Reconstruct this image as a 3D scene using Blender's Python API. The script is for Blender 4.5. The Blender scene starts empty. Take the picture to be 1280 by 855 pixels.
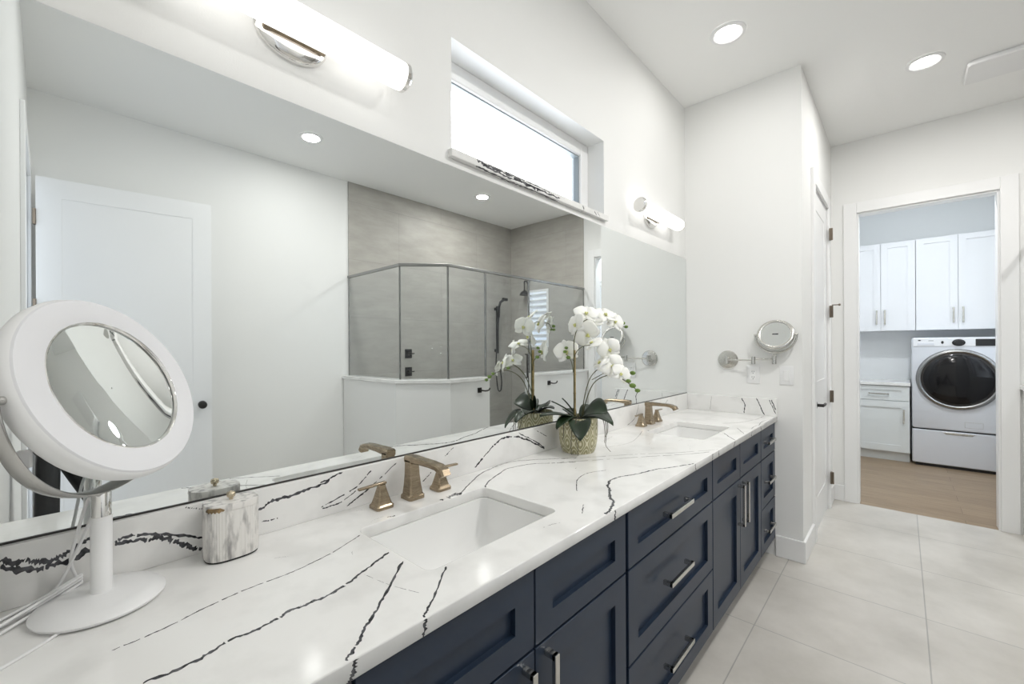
import bpy, bmesh, math, random
from mathutils import Vector, Matrix
random.seed(7)
SC = bpy.context.scene
PI = math.pi
# ------------------------------------------------------------------ camera
YAW, ROLL, CAM_D, CAM_H, FOC = 0.7422, 0.005, 1.1522, 1.3302, 531.3846
cam_data = bpy.data.cameras.new('camera')
cam = bpy.data.objects.new('camera', cam_data)
SC.collection.objects.link(cam)
cam_data.sensor_width = 36.0
cam_data.lens = FOC / 1280 * 36.0
cam_data.shift_y = 6.07 / 1280
cam_data.clip_start = 0.01
_f = Vector((math.cos(YAW), math.sin(YAW), 0)); _r = Vector((math.sin(YAW), -math.cos(YAW), 0)); _u = Vector((0, 0, 1))
_r2 = _r * math.cos(ROLL) - _u * math.sin(ROLL); _u2 = _r * math.sin(ROLL) + _u * math.cos(ROLL)
_m = Matrix.Identity(4)
for i in range(3):
    _m[i][0] = _r2[i]; _m[i][1] = _u2[i]; _m[i][2] = -_f[i]
_m[0][3], _m[1][3], _m[2][3] = 0.0, -CAM_D, CAM_H
cam.matrix_world = _m
SC.camera = cam
# ------------------------------------------------------------------ light levels
SKY_STRENGTH = 0.8
SKY_COLOUR = (0.80, 0.90, 1.0, 1)
DOWNLIGHT_W = 6.0
TUBE_STRENGTH = 0.9
EXPOSURE = 0.50
SC.view_settings.view_transform = 'Standard'
SC.view_settings.look = 'None'
SC.view_settings.gamma = 1.0
SC.view_settings.use_curve_mapping = False
SC.view_settings.exposure = EXPOSURE
SC.cycles.use_denoising = True
SC.cycles.max_bounces = 16
SC.cycles.diffuse_bounces = 8
SC.cycles.glossy_bounces = 6
SC.cycles.transmission_bounces = 8
SC.cycles.transparent_max_bounces = 16
SC.cycles.caustics_reflective = True
SC.cycles.caustics_refractive = False
SC.cycles.sample_clamp_indirect = 6.0
world = bpy.data.worlds.new('sky'); SC.world = world
world.use_nodes = True
_bg = world.node_tree.nodes['Background']
_bg.inputs[0].default_value = SKY_COLOUR; _bg.inputs[1].default_value = SKY_STRENGTH
# soft cloud variation in the sky
_nt = world.node_tree
_tc = _nt.nodes.new('ShaderNodeTexCoord'); _no = _nt.nodes.new('ShaderNodeTexNoise'); _cr = _nt.nodes.new('ShaderNodeValToRGB')
_no.inputs['Scale'].default_value = 3.0; _no.inputs['Detail'].default_value = 5
_cr.color_ramp.elements[0].position = 0.42; _cr.color_ramp.elements[0].color = (0.74, 0.84, 1.0, 1)
_cr.color_ramp.elements[1].position = 0.6; _cr.color_ramp.elements[1].color = (0.95, 0.98, 1.0, 1)
_nt.links.new(_tc.outputs['Generated'], _no.inputs['Vector']); _nt.links.new(_no.outputs['Fac'], _cr.inputs['Fac']); _nt.links.new(_cr.outputs['Color'], _bg.inputs[0])
_sx = _nt.nodes.new('ShaderNodeSeparateXYZ'); _mr = _nt.nodes.new('ShaderNodeMapRange')
_nt.links.new(_tc.outputs['Generated'], _sx.inputs[0]); _ad = _nt.nodes.new('ShaderNodeMath'); _ad.operation = 'ADD'; _nt.links.new(_sx.outputs['X'], _ad.inputs[0]); _nt.links.new(_sx.outputs['Y'], _ad.inputs[1]); _nt.links.new(_ad.outputs[0], _mr.inputs['Value'])
_mr.inputs['From Min'].default_value = 0.5; _mr.inputs['From Max'].default_value = 1.2
_mr.inputs['To Min'].default_value = SKY_STRENGTH; _mr.inputs['To Max'].default_value = SKY_STRENGTH * 11.0
_nt.links.new(_mr.outputs[0], _bg.inputs[1])

def area_lamp(name, loc, rot, size, watts, colour=(1, 0.988, 0.968), shape='DISK', size_y=None, portal=False):
    d = bpy.data.lights.new(name, 'AREA'); d.shape = shape; d.size = size
    if size_y: d.size_y = size_y
    d.energy = watts; d.color = colour
    if portal: d.cycles.is_portal = True
    o = bpy.data.objects.new(name, d); SC.collection.objects.link(o); o.location = loc; o.rotation_euler = rot
    return o
# sky portals in the openings (they only guide sampling of the sky)
area_lamp('portal_lamp', (1.46, 0.19, 2.2), (-PI/2, 0, 0), 1.0, 1, shape='RECTANGLE', size_y=0.42, portal=True)
area_lamp('portal_lamp', (-0.2, -2.5, 1.22), (0, -PI/2, 0), 2.44, 1, shape='RECTANGLE', size_y=0.95, portal=True)
area_lamp('portal_lamp', (5.75, -2.12, 1.6), (PI/2, 0, 0), 1.2, 1, shape='RECTANGLE', size_y=1.3, portal=True)
area_lamp('portal_lamp', (4.74, -2.575, 1.72), (0, PI/2, 0), 0.8, 1, shape='RECTANGLE', size_y=0.4, portal=True)

# ------------------------------------------------------------------ materials
def mat(name, col, rough=0.5, metal=0.0, spec=0.5, coat=0.0, noise=None, bump=None, emit=None, sub=None):
    m = bpy.data.materials.new(name); m.use_nodes = True
    nt = m.node_tree; b = nt.nodes['Principled BSDF']
    b.inputs['Base Color'].default_value = (*col, 1); b.inputs['Roughness'].default_value = rough
    b.inputs['Metallic'].default_value = metal; b.inputs['Specular IOR Level'].default_value = spec
    b.inputs['Coat Weight'].default_value = coat
    if emit: b.inputs['Emission Color'].default_value = (*emit[0], 1); b.inputs['Emission Strength'].default_value = emit[1]
    if sub: b.inputs['Subsurface Weight'].default_value = sub; b.inputs['Subsurface Radius'].default_value = (0.01, 0.01, 0.008)
    tc = nt.nodes.new('ShaderNodeTexCoord')
    if noise:                       # (scale, (sx,sy,sz), colour2, lo, hi, detail)
        sc_, st, c2, lo, hi, det = noise
        mp = nt.nodes.new('ShaderNodeMapping'); mp.inputs['Scale'].default_value = st
        n = nt.nodes.new('ShaderNodeTexNoise'); n.inputs['Scale'].default_value = sc_; n.inputs['Detail'].default_value = det
        r = nt.nodes.new('ShaderNodeValToRGB'); r.color_ramp.elements[0].position = lo; r.color_ramp.elements[1].position = hi
        r.color_ramp.elements[0].color = (*c2, 1); r.color_ramp.elements[1].color = (*col, 1)
        nt.links.new(tc.outputs['Object'], mp.inputs[0]); nt.links.new(mp.outputs[0], n.inputs['Vector'])
        nt.links.new(n.outputs['Fac'], r.inputs['Fac']); nt.links.new(r.outputs['Color'], b.inputs['Base Color'])
    if bump:                        # (scale, strength, distance)
        n2 = nt.nodes.new('ShaderNodeTexNoise'); n2.inputs['Scale'].default_value = bump[0]; n2.inputs['Detail'].default_value = 3
        bp = nt.nodes.new('ShaderNodeBump'); bp.inputs['Strength'].default_value = bump[1]; bp.inputs['Distance'].default_value = bump[2]
        nt.links.new(tc.outputs['Object'], n2.inputs['Vector']); nt.links.new(n2.outputs['Fac'], bp.inputs['Height'])
        nt.links.new(bp.outputs['Normal'], b.inputs['Normal'])
    return m
def brick_mat(name, c1, c2, grout, w, h, mortar, shift, rough, streak, swap=None, offset=0.0, dark=(0.9, 0.9, 0.9)):
    """tiles or planks with noise streaks; swap picks which object axes are the tile's u and v"""
    m = bpy.data.materials.new(name); m.use_nodes = True; nt = m.node_tree; b = nt.nodes['Principled BSDF']
    L = nt.links.new
    tc = nt.nodes.new('ShaderNodeTexCoord'); sx = nt.nodes.new('ShaderNodeSeparateXYZ'); cb = nt.nodes.new('ShaderNodeCombineXYZ')
    L(tc.outputs['Object'], sx.inputs[0])
    a, c = swap or ('X', 'Y')
    for k, ax, s in ((0, a, shift[0]), (1, c, shift[1])):
        ad = nt.nodes.new('ShaderNodeMath'); ad.operation = 'ADD'; ad.inputs[1].default_value = s
        L(sx.outputs[ax], ad.inputs[0]); L(ad.outputs[0], cb.inputs[k])
    br = nt.nodes.new('ShaderNodeTexBrick'); br.offset = offset; br.squash = 1.0
    br.inputs['Scale'].default_value = 1.0; br.inputs['Brick Width'].default_value = w; br.inputs['Row Height'].default_value = h
    br.inputs['Mortar Size'].default_value = mortar; br.inputs['Mortar Smooth'].default_value = 0.2
    br.inputs['Color1'].default_value = (*c1, 1); br.inputs['Color2'].default_value = (*c2, 1); br.inputs['Mortar'].default_value = (*grout, 1)
    L(cb.outputs[0], br.inputs['Vector'])
    mp = nt.nodes.new('ShaderNodeMapping'); mp.inputs['Scale'].default_value = (*streak[1], 1)
    L(cb.outputs[0], mp.inputs[0])
    n = nt.nodes.new('ShaderNodeTexNoise'); n.inputs['Scale'].default_value = streak[0]; n.inputs['Detail'].default_value = 8; n.inputs['Roughness'].default_value = 0.6
    L(mp.outputs[0], n.inputs['Vector'])
    r = nt.nodes.new('ShaderNodeValToRGB'); r.color_ramp.elements[0].position = 0.35; r.color_ramp.elements[1].position = 0.65
    r.color_ramp.elements[0].color = (*dark, 1); r.color_ramp.elements[1].color = (1, 1, 1, 1)
    L(n.outputs['Fac'], r.inputs['Fac'])
    mx = nt.nodes.new('ShaderNodeMix'); mx.data_type = 'RGBA'; mx.blend_type = 'MULTIPLY'; mx.inputs['Factor'].default_value = 1
    L(br.outputs['Color'], mx.inputs['A']); L(r.outputs['Color'], mx.inputs['B']); L(mx.outputs['Result'], b.inputs['Base Color'])
    b.inputs['Roughness'].default_value = rough
    bp = nt.nodes.new('ShaderNodeBump'); bp.inputs['Strength'].default_value = 0.3; bp.inputs['Distance'].default_value = 0.002; bp.invert = True
    L(br.outputs['Fac'], bp.inputs['Height']); L(bp.outputs['Normal'], b.inputs['Normal'])
    return m
def glass_mat(name, tint, ior=1.45, gloss=0.0):
    m = bpy.data.materials.new(name); m.use_nodes = True; nt = m.node_tree
    nt.nodes.remove(nt.nodes['Principled BSDF'])
    out = nt.nodes['Material Output']
    t = nt.nodes.new('ShaderNodeBsdfTransparent'); t.inputs[0].default_value = (*tint, 1)
    g = nt.nodes.new('ShaderNodeBsdfGlossy'); g.inputs['Roughness'].default_value = gloss
    fr = nt.nodes.new('ShaderNodeFresnel'); fr.inputs['IOR'].default_value = ior
    mx = nt.nodes.new('ShaderNodeMixShader')
    ge = nt.nodes.new('ShaderNodeNewGeometry'); inv = nt.nodes.new('ShaderNodeMath'); inv.operation = 'SUBTRACT'; inv.inputs[0].default_value = 1.0
    ml = nt.nodes.new('ShaderNodeMath'); ml.operation = 'MULTIPLY'
    nt.links.new(ge.outputs['Backfacing'], inv.inputs[1]); nt.links.new(inv.outputs[0], ml.inputs[0]); nt.links.new(fr.outputs[0], ml.inputs[1])
    nt.links.new(ml.outputs[0], mx.inputs[0]); nt.links.new(t.outputs[0], mx.inputs[1]); nt.links.new(g.outputs[0], mx.inputs[2])
    nt.links.new(mx.outputs[0], out.inputs['Surface'])
    return m
def mirror_mat(name, col, rough=0.0):
    m = bpy.data.materials.new(name); m.use_nodes = True; b = m.node_tree.nodes['Principled BSDF']
    b.inputs['Base Color'].default_value = (*col, 1); b.inputs['Metallic'].default_value = 1; b.inputs['Roughness'].default_value = rough
    return m
M = {}
M['wall'] = mat('wall_paint', (0.80, 0.80, 0.785), 0.65, bump=(260, 0.12, 0.002))
M['ceiling'] = mat('ceiling_paint', (0.88, 0.88, 0.87), 0.7, bump=(200, 0.15, 0.002))
M['trim'] = mat('white_trim_paint', (0.82, 0.82, 0.815), 0.35)
M['laundrywall'] = mat('pale_grey_wall_paint', (0.80, 0.815, 0.82), 0.6, bump=(260, 0.1, 0.002))
M['tile'] = brick_mat('floor_tile', (0.64, 0.615, 0.575), (0.61, 0.585, 0.545), (0.42, 0.41, 0.39), 0.605, 0.605, 0.0028, (0.152, 0.629), 0.33, (2.2, (1, 1)), dark=(0.78, 0.775, 0.76))
M['shower_back'] = brick_mat('shower_tile', (0.45, 0.432, 0.395), (0.42, 0.402, 0.368), (0.33, 0.32, 0.30), 1.2, 0.6, 0.002, (0.3, 0.15), 0.5, (3.0, (1.1, 3.6)), swap=('X', 'Z'), offset=0.5, dark=(0.84, 0.84, 0.835))
M['shower_side'] = brick_mat('shower_tile_side', (0.45, 0.432, 0.395), (0.42, 0.402, 0.368), (0.33, 0.32, 0.30), 1.2, 0.6, 0.002, (0.3, 0.15), 0.5, (3.0, (1.1, 3.6)), swap=('Y', 'Z'), offset=0.5, dark=(0.84, 0.84, 0.835))
M['wood'] = brick_mat('wood_plank', (0.385, 0.285, 0.19), (0.33, 0.24, 0.155), (0.12, 0.08, 0.05), 1.5, 0.18, 0.0012, (0, 0), 0.4, (5.0, (0.8, 9.0)), swap=('Y', 'X'), offset=0.37, dark=(0.72, 0.72, 0.72))
M['quartz'] = mat('white_quartz', (0.80, 0.795, 0.78), 0.12, spec=0.5, noise=(7.0, (1, 1, 1), (0.72, 0.715, 0.70), 0.38, 0.52, 8))
M['vein'] = mat('black_quartz_vein', (0.02, 0.02, 0.025), 0.2, noise=(60, (1, 1, 1), (0.09, 0.09, 0.10), 0.35, 0.6, 4))
M['navy'] = mat('navy_cabinet_paint', (0.014, 0.0255, 0.048), 0.36, spec=0.4, noise=(4, (1, 1, 1), (0.0125, 0.023, 0.044), 0.4, 0.6, 3))
M['gap_shade'] = mat('cabinet_painted_gap_shade', (0.012, 0.014, 0.02), 0.7)  # shade of the gaps between fronts, put into the colour
M['nickel'] = mirror_mat('satin_nickel', (0.62, 0.61, 0.58), 0.22)
M['chrome'] = mirror_mat('polished_chrome', (0.80, 0.79, 0.77), 0.06)
M['bronze'] = mat('brushed_champagne_bronze', (0.41, 0.335, 0.24), 0.25, 1.0, noise=(40, (1, 1, 6), (0.29, 0.23, 0.16), 0.35, 0.65, 3))
M['darkmetal'] = mat('dark_gunmetal', (0.055, 0.052, 0.05), 0.35, 0.8)
M['railmetal'] = mirror_mat('brushed_grey_metal', (0.30, 0.30, 0.295), 0.25)
M['hinge'] = mirror_mat('dark_bronze_hinge', (0.20, 0.165, 0.13), 0.35)
M['mirror'] = mirror_mat('mirror_silver', (0.85, 0.875, 0.87))
M['mirror_edge'] = mat('mirror_edge_grey', (0.12, 0.13, 0.13), 0.3)
M['porcelain'] = mat('white_porcelain', (0.82, 0.82, 0.81), 0.08, coat=0.4)
M['plastic'] = mat('white_plastic', (0.80, 0.80, 0.80), 0.3)
M['diffuser'] = mat('frosted_white_diffuser', (0.74, 0.74, 0.76), 0.4)
M['fork'] = mirror_mat('brushed_nickel_fork', (0.55, 0.54, 0.52), 0.25)
M['cord'] = mat('pale_grey_cord', (0.74, 0.74, 0.74), 0.5)
M['lens'] = mat('lit_lamp_lens', (0.9, 0.9, 0.9), 0.5, emit=((1, 0.98, 0.94), 14.0))
M['tube'] = mat('lit_tube_diffuser', (0.9, 0.9, 0.9), 0.4, emit=((1, 0.985, 0.96), TUBE_STRENGTH))
M['winglass'] = glass_mat('window_glass', (0.96, 0.97, 0.98))
M['showerglass'] = glass_mat('shower_glass', (0.95, 0.965, 0.975), 1.5)
M['gasket'] = mat('grey_window_gasket', (0.30, 0.33, 0.34), 0.5)
M['blk'] = mat('matte_black', (0.012, 0.012, 0.013), 0.45)
M['felt'] = mat('dark_felt', (0.02, 0.02, 0.018), 0.9)
M['marble'] = mat('white_grey_marble', (0.74, 0.72, 0.69), 0.4, noise=(55, (1, 1, 0.3), (0.30, 0.29, 0.285), 0.34, 0.52, 9), bump=(120, 0.2, 0.002))
M['goldstain'] = mat('gold_brown_stone', (0.30, 0.20, 0.09), 0.5, noise=(90, (1, 1, 1), (0.10, 0.065, 0.03), 0.35, 0.6, 4))
M['gold'] = mirror_mat('aged_gold_knob', (0.62, 0.54, 0.40), 0.2)
M['leaf'] = mat('orchid_leaf_green', (0.014, 0.034, 0.010), 0.4, noise=(9, (1, 1, 1), (0.008, 0.018, 0.008), 0.35, 0.65, 3))
M['stem'] = mat('orchid_stem_olive', (0.085, 0.085, 0.035), 0.55)
M['root'] = mat('aerial_root_grey', (0.11, 0.095, 0.065), 0.7)
M['stake'] = mat('bamboo_stake', (0.42, 0.31, 0.13), 0.55, noise=(14, (1, 1, 3), (0.26, 0.19, 0.07), 0.35, 0.6, 3))
M['petal'] = mat('white_orchid_petal', (0.86, 0.86, 0.82), 0.55, sub=0.25)
M['lip'] = mat('yellow_green_lip', (0.60, 0.60, 0.24), 0.5)
M['bud'] = mat('green_orchid_bud', (0.14, 0.23, 0.04), 0.5)
M['soil'] = mat('dark_moss_soil', (0.02, 0.018, 0.012), 0.95, bump=(60, 0.8, 0.01))
M['washer'] = mat('silver_washer_enamel', (0.66, 0.68, 0.72), 0.3, 0.1)
M['washer_panel'] = mat('pale_control_panel', (0.78, 0.79, 0.81), 0.3)
M['darkglass'] = mat('dark_door_glass', (0.006, 0.006, 0.007), 0.08, spec=0.35)
M['greycab'] = mat('pale_grey_cabinet_paint', (0.70, 0.73, 0.73), 0.4)
M['whitecab'] = mat('white_cabinet_paint', (0.80, 0.81, 0.83), 0.4)
M['label'] = mat('dark_grey_print', (0.05, 0.05, 0.055), 0.5)
# woven leaf relief of the flower pot: contours of a two-way cosine field around the pot
def pot_mat():
    m = bpy.data.materials.new('sage_gold_leaf_relief'); m.use_nodes = True; nt = m.node_tree; b = nt.nodes['Principled BSDF']; L = nt.links.new
    def mth(op, a, c=None, d=None):
        n = nt.nodes.new('ShaderNodeMath'); n.operation = op
        for k, v in enumerate((a, c, d)):
            if v is None: continue
            if isinstance(v, (int, float)): n.inputs[k].default_value = v
            else: L(v, n.inputs[k])
        return n.outputs[0]
    tc = nt.nodes.new('ShaderNodeTexCoord'); s = nt.nodes.new('ShaderNodeSeparateXYZ'); L(tc.outputs['Object'], s.inputs[0])
    ang = mth('ARCTAN2', s.outputs['Y'], s.outputs['X'])
    cu = mth('COSINE', mth('MULTIPLY', ang, 9.0)); cv = mth('COSINE', mth('MULTIPLY', s.outputs['Z'], 2 * PI / 0.092))
    f = mth('MULTIPLY', mth('ADD', cu, mth('MULTIPLY', cv, 1.0)), 1.0)
    d = mth('ABSOLUTE', mth('SUBTRACT', mth('FRACT', mth('ADD', f, 0.5)), 0.5))
    r = nt.nodes.new('ShaderNodeValToRGB'); L(d, r.inputs['Fac'])
    r.color_ramp.elements[0].position = 0.10; r.color_ramp.elements[0].color = (0.66, 0.62, 0.46, 1)
    r.color_ramp.elements[1].position = 0.22; r.color_ramp.elements[1].color = (0.32, 0.30, 0.165, 1)
    n = nt.nodes.new('ShaderNodeTexNoise'); n.inputs['Scale'].default_value = 40
    mx = nt.nodes.new('ShaderNodeMix'); mx.data_type = 'RGBA'; mx.blend_type = 'MULTIPLY'; mx.inputs['Factor'].default_value = 0.5
    L(tc.outputs['Object'], n.inputs['Vector']); L(r.outputs['Color'], mx.inputs['A']); L(n.outputs['Color'], mx.inputs['B'])
    L(r.outputs['Color'], b.inputs['Base Color']); b.inputs['Roughness'].default_value = 0.42
    bp = nt.nodes.new('ShaderNodeBump'); bp.inputs['Strength'].default_value = 0.6; bp.inputs['Distance'].default_value = 0.003; bp.invert = True
    L(d, bp.inputs['Height']); L(bp.outputs['Normal'], b.inputs['Normal'])
    return m
M['pot'] = pot_mat()

# ------------------------------------------------------------------ mesh helpers
class MB:
    """collects shapes in world coordinates and links them as ONE mesh object"""
    def __init__(s): s.bm = bmesh.new(); s.mi = 0
    def _f(s, vs):
        try: f = s.bm.faces.new(vs); f.material_index = s.mi; return f
        except ValueError: return None
    def box(s, x0, x1, y0, y1, z0, z1, bev=0.0, seg=2, mtx=None):
        x0, x1 = sorted((x0, x1)); y0, y1 = sorted((y0, y1)); z0, z1 = sorted((z0, z1))
        t = bmesh.new()
        v = [t.verts.new(p) for p in ((x0,y0,z0),(x1,y0,z0),(x1,y1,z0),(x0,y1,z0),(x0,y0,z1),(x1,y0,z1),(x1,y1,z1),(x0,y1,z1))]
        for q in ((0,3,2,1),(4,5,6,7),(0,1,5,4),(1,2,6,5),(2,3,7,6),(3,0,4,7)): t.faces.new([v[i] for i in q])
        if bev: bmesh.ops.bevel(t, geom=list(t.edges), offset=bev, segments=seg, profile=0.5, affect='EDGES')
        s.join(t, mtx); return s
    def join(s, t, mtx=None):
        t.verts.index_update(); nv = [s.bm.verts.new(mtx @ v.co if mtx else v.co) for v in t.verts]
        for f in t.faces: s._f([nv[v.index] for v in f.verts])
        t.free()
    def loft(s, rings, cap=True, closed=True):
        R = [[s.bm.verts.new(p) for p in r] for r in rings]; n = len(R[0])
        for a, b in zip(R, R[1:]):
            for i in range(n if closed else n - 1): s._f((a[i], a[(i+1) % n], b[(i+1) % n], b[i]))
        if cap and closed: s._f(list(reversed(R[0]))); s._f(R[-1])
        return s
    def tube(s, pts, r, n=10, cap=True, smooth=0):
        pts = [Vector(p) for p in pts]
        if smooth: pts = crom(pts, smooth)
        N = len(pts); rad = r if callable(r) else (lambda t: r)
        rings = []; up = None
        for i, p in enumerate(pts):
            d = (pts[min(i+1, N-1)] - pts[max(i-1, 0)]).normalized()
            if up is None: up = Vector((0,0,1)) if abs(d.z) < 0.9 else Vector((1,0,0))
            a = d.cross(up).normalized(); up = a.cross(d).normalized(); q = rad(i / max(1, N-1))
            rings.append([p + (a * math.cos(t) + up * math.sin(t)) * q for t in [2*PI*k/n for k in range(n)]])
        return s.loft(rings, cap)
    def lathe(s, prof, c, ax=(0,0,1), n=40, sx=1.0, sy=1.0, cap=True):
        """profile (r, h) round an axis through c"""
        z = Vector(ax).normalized(); a = Vector((0,0,1)).cross(z)
        a = Vector((1,0,0)) if a.length < 1e-4 else a.normalized(); b = z.cross(a); c = Vector(c)
        rings = []
        for r, h in prof:
            rr = max(r, 1e-5)
            rings.append([c + z*h + (a*math.cos(t)*sx + b*math.sin(t)*sy)*rr for t in [2*PI*k/n for k in range(n)]])
        return s.loft(rings, cap=cap)
    def prism(s, poly, z0, z1):
        return s.loft([[(x, y, z0) for x, y in poly], [(x, y, z1) for x, y in poly]])
    def sphere(s, c, r, sc=(1,1,1), n=14):
        t = bmesh.new(); bmesh.ops.create_uvsphere(t, u_segments=n, v_segments=max(6, n//2+1), radius=r)
        s.join(t, Matrix.Translation(c) @ Matrix.Diagonal((*sc, 1))); return s
    def build(s, name, mats, parent=None, smooth=None, bevel=None):
        bmesh.ops.recalc_face_normals(s.bm, faces=s.bm.faces)
        me = bpy.data.meshes.new(name)
        off = ROOT.get(parent.name, Vector((0,0,0))) if parent else Vector((0,0,0))
        if off.length: bmesh.ops.translate(s.bm, verts=s.bm.verts, vec=-off)
        s.bm.to_mesh(me); s.bm.free()
        for m in (mats if isinstance(mats, (list, tuple)) else [mats]): me.materials.append(m)
        o = bpy.data.objects.new(name, me); SC.collection.objects.link(o)
        if parent: o.parent = parent; ROOT[o.name] = off
        if smooth is not None:
            for p in me.polygons: p.use_smooth = True
            if smooth: me.set_sharp_from_angle(angle=math.radians(smooth))
        if bevel:
            md = o.modifiers.new('bevel', 'BEVEL'); md.width = bevel; md.segments = 2; md.limit_method = 'ANGLE'; md.angle_limit = math.radians(40)
        return o
ROOT = {}
def crom(pts, k):
    """Catmull-Rom through the points, k steps per span"""
    out = []; N = len(pts)
    for i in range(N - 1):
        p0, p1, p2, p3 = pts[max(i-1,0)], pts[i], pts[i+1], pts[min(i+2,N-1)]
        for j in range(k):
            t = j / k
            out.append(0.5*((2*p1)+(p2-p0)*t+(2*p0-5*p1+4*p2-p3)*t*t+(3*p1-p0-3*p2+p3)*t**3))
    out.append(pts[-1]); return out
def thing(name, loc, label, cat, group=None):
    o = bpy.data.objects.new(name, None); SC.collection.objects.link(o); o.location = loc; o.empty_display_size = 0.05
    ROOT[o.name] = Vector(loc); return tag(o, label, cat, group)
def tag(o, label, cat, group=None):
    o['label'] = label; o['category'] = cat
    if group: o['group'] = group
    return o
def struct(o, label=None):
    o['kind'] = 'structure'
    if label: o['label'] = label
    return o
def dup(root, loc, label=None):
    r = root.copy(); SC.collection.objects.link(r); r.location = loc
    if label: r['label'] = label
    for ch in list(root.children):
        c = ch.copy(); SC.collection.objects.link(c); c.parent = r
        for g in list(ch.children):
            d = g.copy(); SC.collection.objects.link(d); d.parent = c
    return r
def rrect(x0, x1, y0, y1, r, k=5):
    out = []
    for cx, cy, a in ((x1-r, y1-r, 0), (x0+r, y1-r, PI/2), (x0+r, y0+r, PI), (x1-r, y0+r, 1.5*PI)):
        out += [(cx + r*math.cos(a+PI/2*j/k), cy + r*math.sin(a+PI/2*j/k)) for j in range(k+1)]
    return out
def holes_wall(name, axis, p0, p1, a0, a1, z0, z1, holes, m):
    """wall slab between p0 and p1 on its axis, from a0 to a1, with rectangular holes (a0,a1,z0,z1)"""
    A = sorted({a0, a1, *[h[0] for h in holes], *[h[1] for h in holes]}); Z = sorted({z0, z1, *[h[2] for h in holes], *[h[3] for h in holes]})
    b = MB()
    for i in range(len(A)-1):
        for j in range(len(Z)-1):
            ca, cz = (A[i]+A[i+1])/2, (Z[j]+Z[j+1])/2
            if any(h[0] < ca < h[1] and h[2] < cz < h[3] for h in holes): continue
            if axis == 'x': b.box(p0, p1, A[i], A[i+1], Z[j], Z[j+1])
            else: b.box(A[i], A[i+1], p0, p1, Z[j], Z[j+1])
    bmesh.ops.remove_doubles(b.bm, verts=b.bm.verts, dist=1e-5)
    seen = {}
    for f in list(b.bm.faces):           # drop the inner faces between cells
        k = tuple(sorted(v.index for v in f.verts)) if False else tuple(round(c, 4) for c in f.calc_center_median())
        seen.setdefault(k, []).append(f)
    bmesh.ops.delete(b.bm, geom=[f for l in seen.values() if len(l) > 1 for f in l], context='FACES_ONLY')
    return struct(b.build(name, m))

# ================================================================== the room
LX, EX, RX, BY, SY, CZ = -0.09, 3.1146, 4.5947, -3.083, -0.704, 3.05    # left, end, right wall x; back, side wall y; ceiling
struct(MB().box(-0.2, RX, -3.2, 0.2, -0.1, 0).build('floor', M['tile']))
struct(MB().box(RX, 7.2, -2.1, -0.5, -0.1, 0).build('floor_laundry', M['wood']))
struct(MB().box(-0.2, 4.70, -3.2, 0.2, CZ, CZ+0.1).build('ceiling', M['ceiling']))
struct(MB().box(4.70, 7.2, -2.1, -0.5, CZ, CZ+0.1).build('ceiling_laundry', M['laundrywall']))
holes_wall('wall_mirror', 'y', 0, 0.2, -0.2, 3.22, 0, CZ, [(0.951, 1.977, 1.985, 2.41)], M['wall'])
holes_wall('wall_left', 'x', -0.2, LX, BY, 0, 0, CZ, [(-2.97, -2.05, 0, 2.44)], M['wall'])
holes_wall('wall_end', 'x', EX, 3.2196, SY, 0, 0, CZ, [], M['wall'])
holes_wall('wall_side', 'y', SY, -0.60, 3.2196, RX, 0, CZ, [(3.56, 4.285, 0, 2.44)], M['wall'])
holes_wall('wall_right', 'x', RX, 4.70, BY, -0.60, 0, CZ, [(-1.671, -0.876, 0, 2.437), (-2.76, -2.39, 1.32, 2.12)], M['wall'])
holes_wall('wall_back', 'y', -3.2, BY, -0.2, 4.70, 0, CZ, [], M['wall'])
holes_wall('wall_shower_back', 'y', BY, BY+0.01, 2.10, RX, 0, CZ, [], M['shower_back'])
holes_wall('wall_shower_right', 'x', RX-0.01, RX, BY+0.01, -1.83, 0, CZ, [(-2.76, -2.39, 1.32, 2.12)], M['shower_side'])
holes_wall('wall_laundry_back', 'x', 7.1, 7.2, -2.1, -0.5, 0, CZ, [], M['laundrywall'])
holes_wall('wall_laundry_left', 'y', -0.62, -0.5, 4.70, 7.1, 0, CZ, [], M['laundrywall'])
holes_wall('wall_laundry_right', 'y', -2.1, -2.0, 4.70, 7.1, 0, CZ, [(5.15, 6.35, 0.95, 2.25)], M['laundrywall'])

def frame_boxes(b, axis, p0, p1, a0, a1, z0, z1, w, bottom=True, bev=0.0):
    B = (lambda a, c, d, e: b.box(a, c, p0, p1, d, e, bev)) if axis == 'y' else (lambda a, c, d, e: b.box(p0, p1, a, c, d, e, bev))
    B(a0, a0+w, z0, z1); B(a1-w, a1, z0, z1); B(a0+w, a1-w, z1-w, z1)
    if bottom: B(a0+w, a1-w, z0, z0+w)
# transom window over the mirror
w1 = MB(); frame_boxes(w1, 'y', 0.095, 0.16, 0.951, 1.977, 2.015, 2.41, 0.07, bev=0.006)
w1 = struct(w1.build('window_1', M['trim']), 'long narrow transom window in the wall above the vanity mirror')
g = MB(); frame_boxes(g, 'y', 0.108, 0.14, 1.021, 1.907, 2.085, 2.34, 0.005); g.build('gasket', M['gasket'], w1)
MB().box(1.024, 1.904, 0.122, 0.128, 2.088, 2.337).build('pane', M['winglass'], w1)
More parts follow.
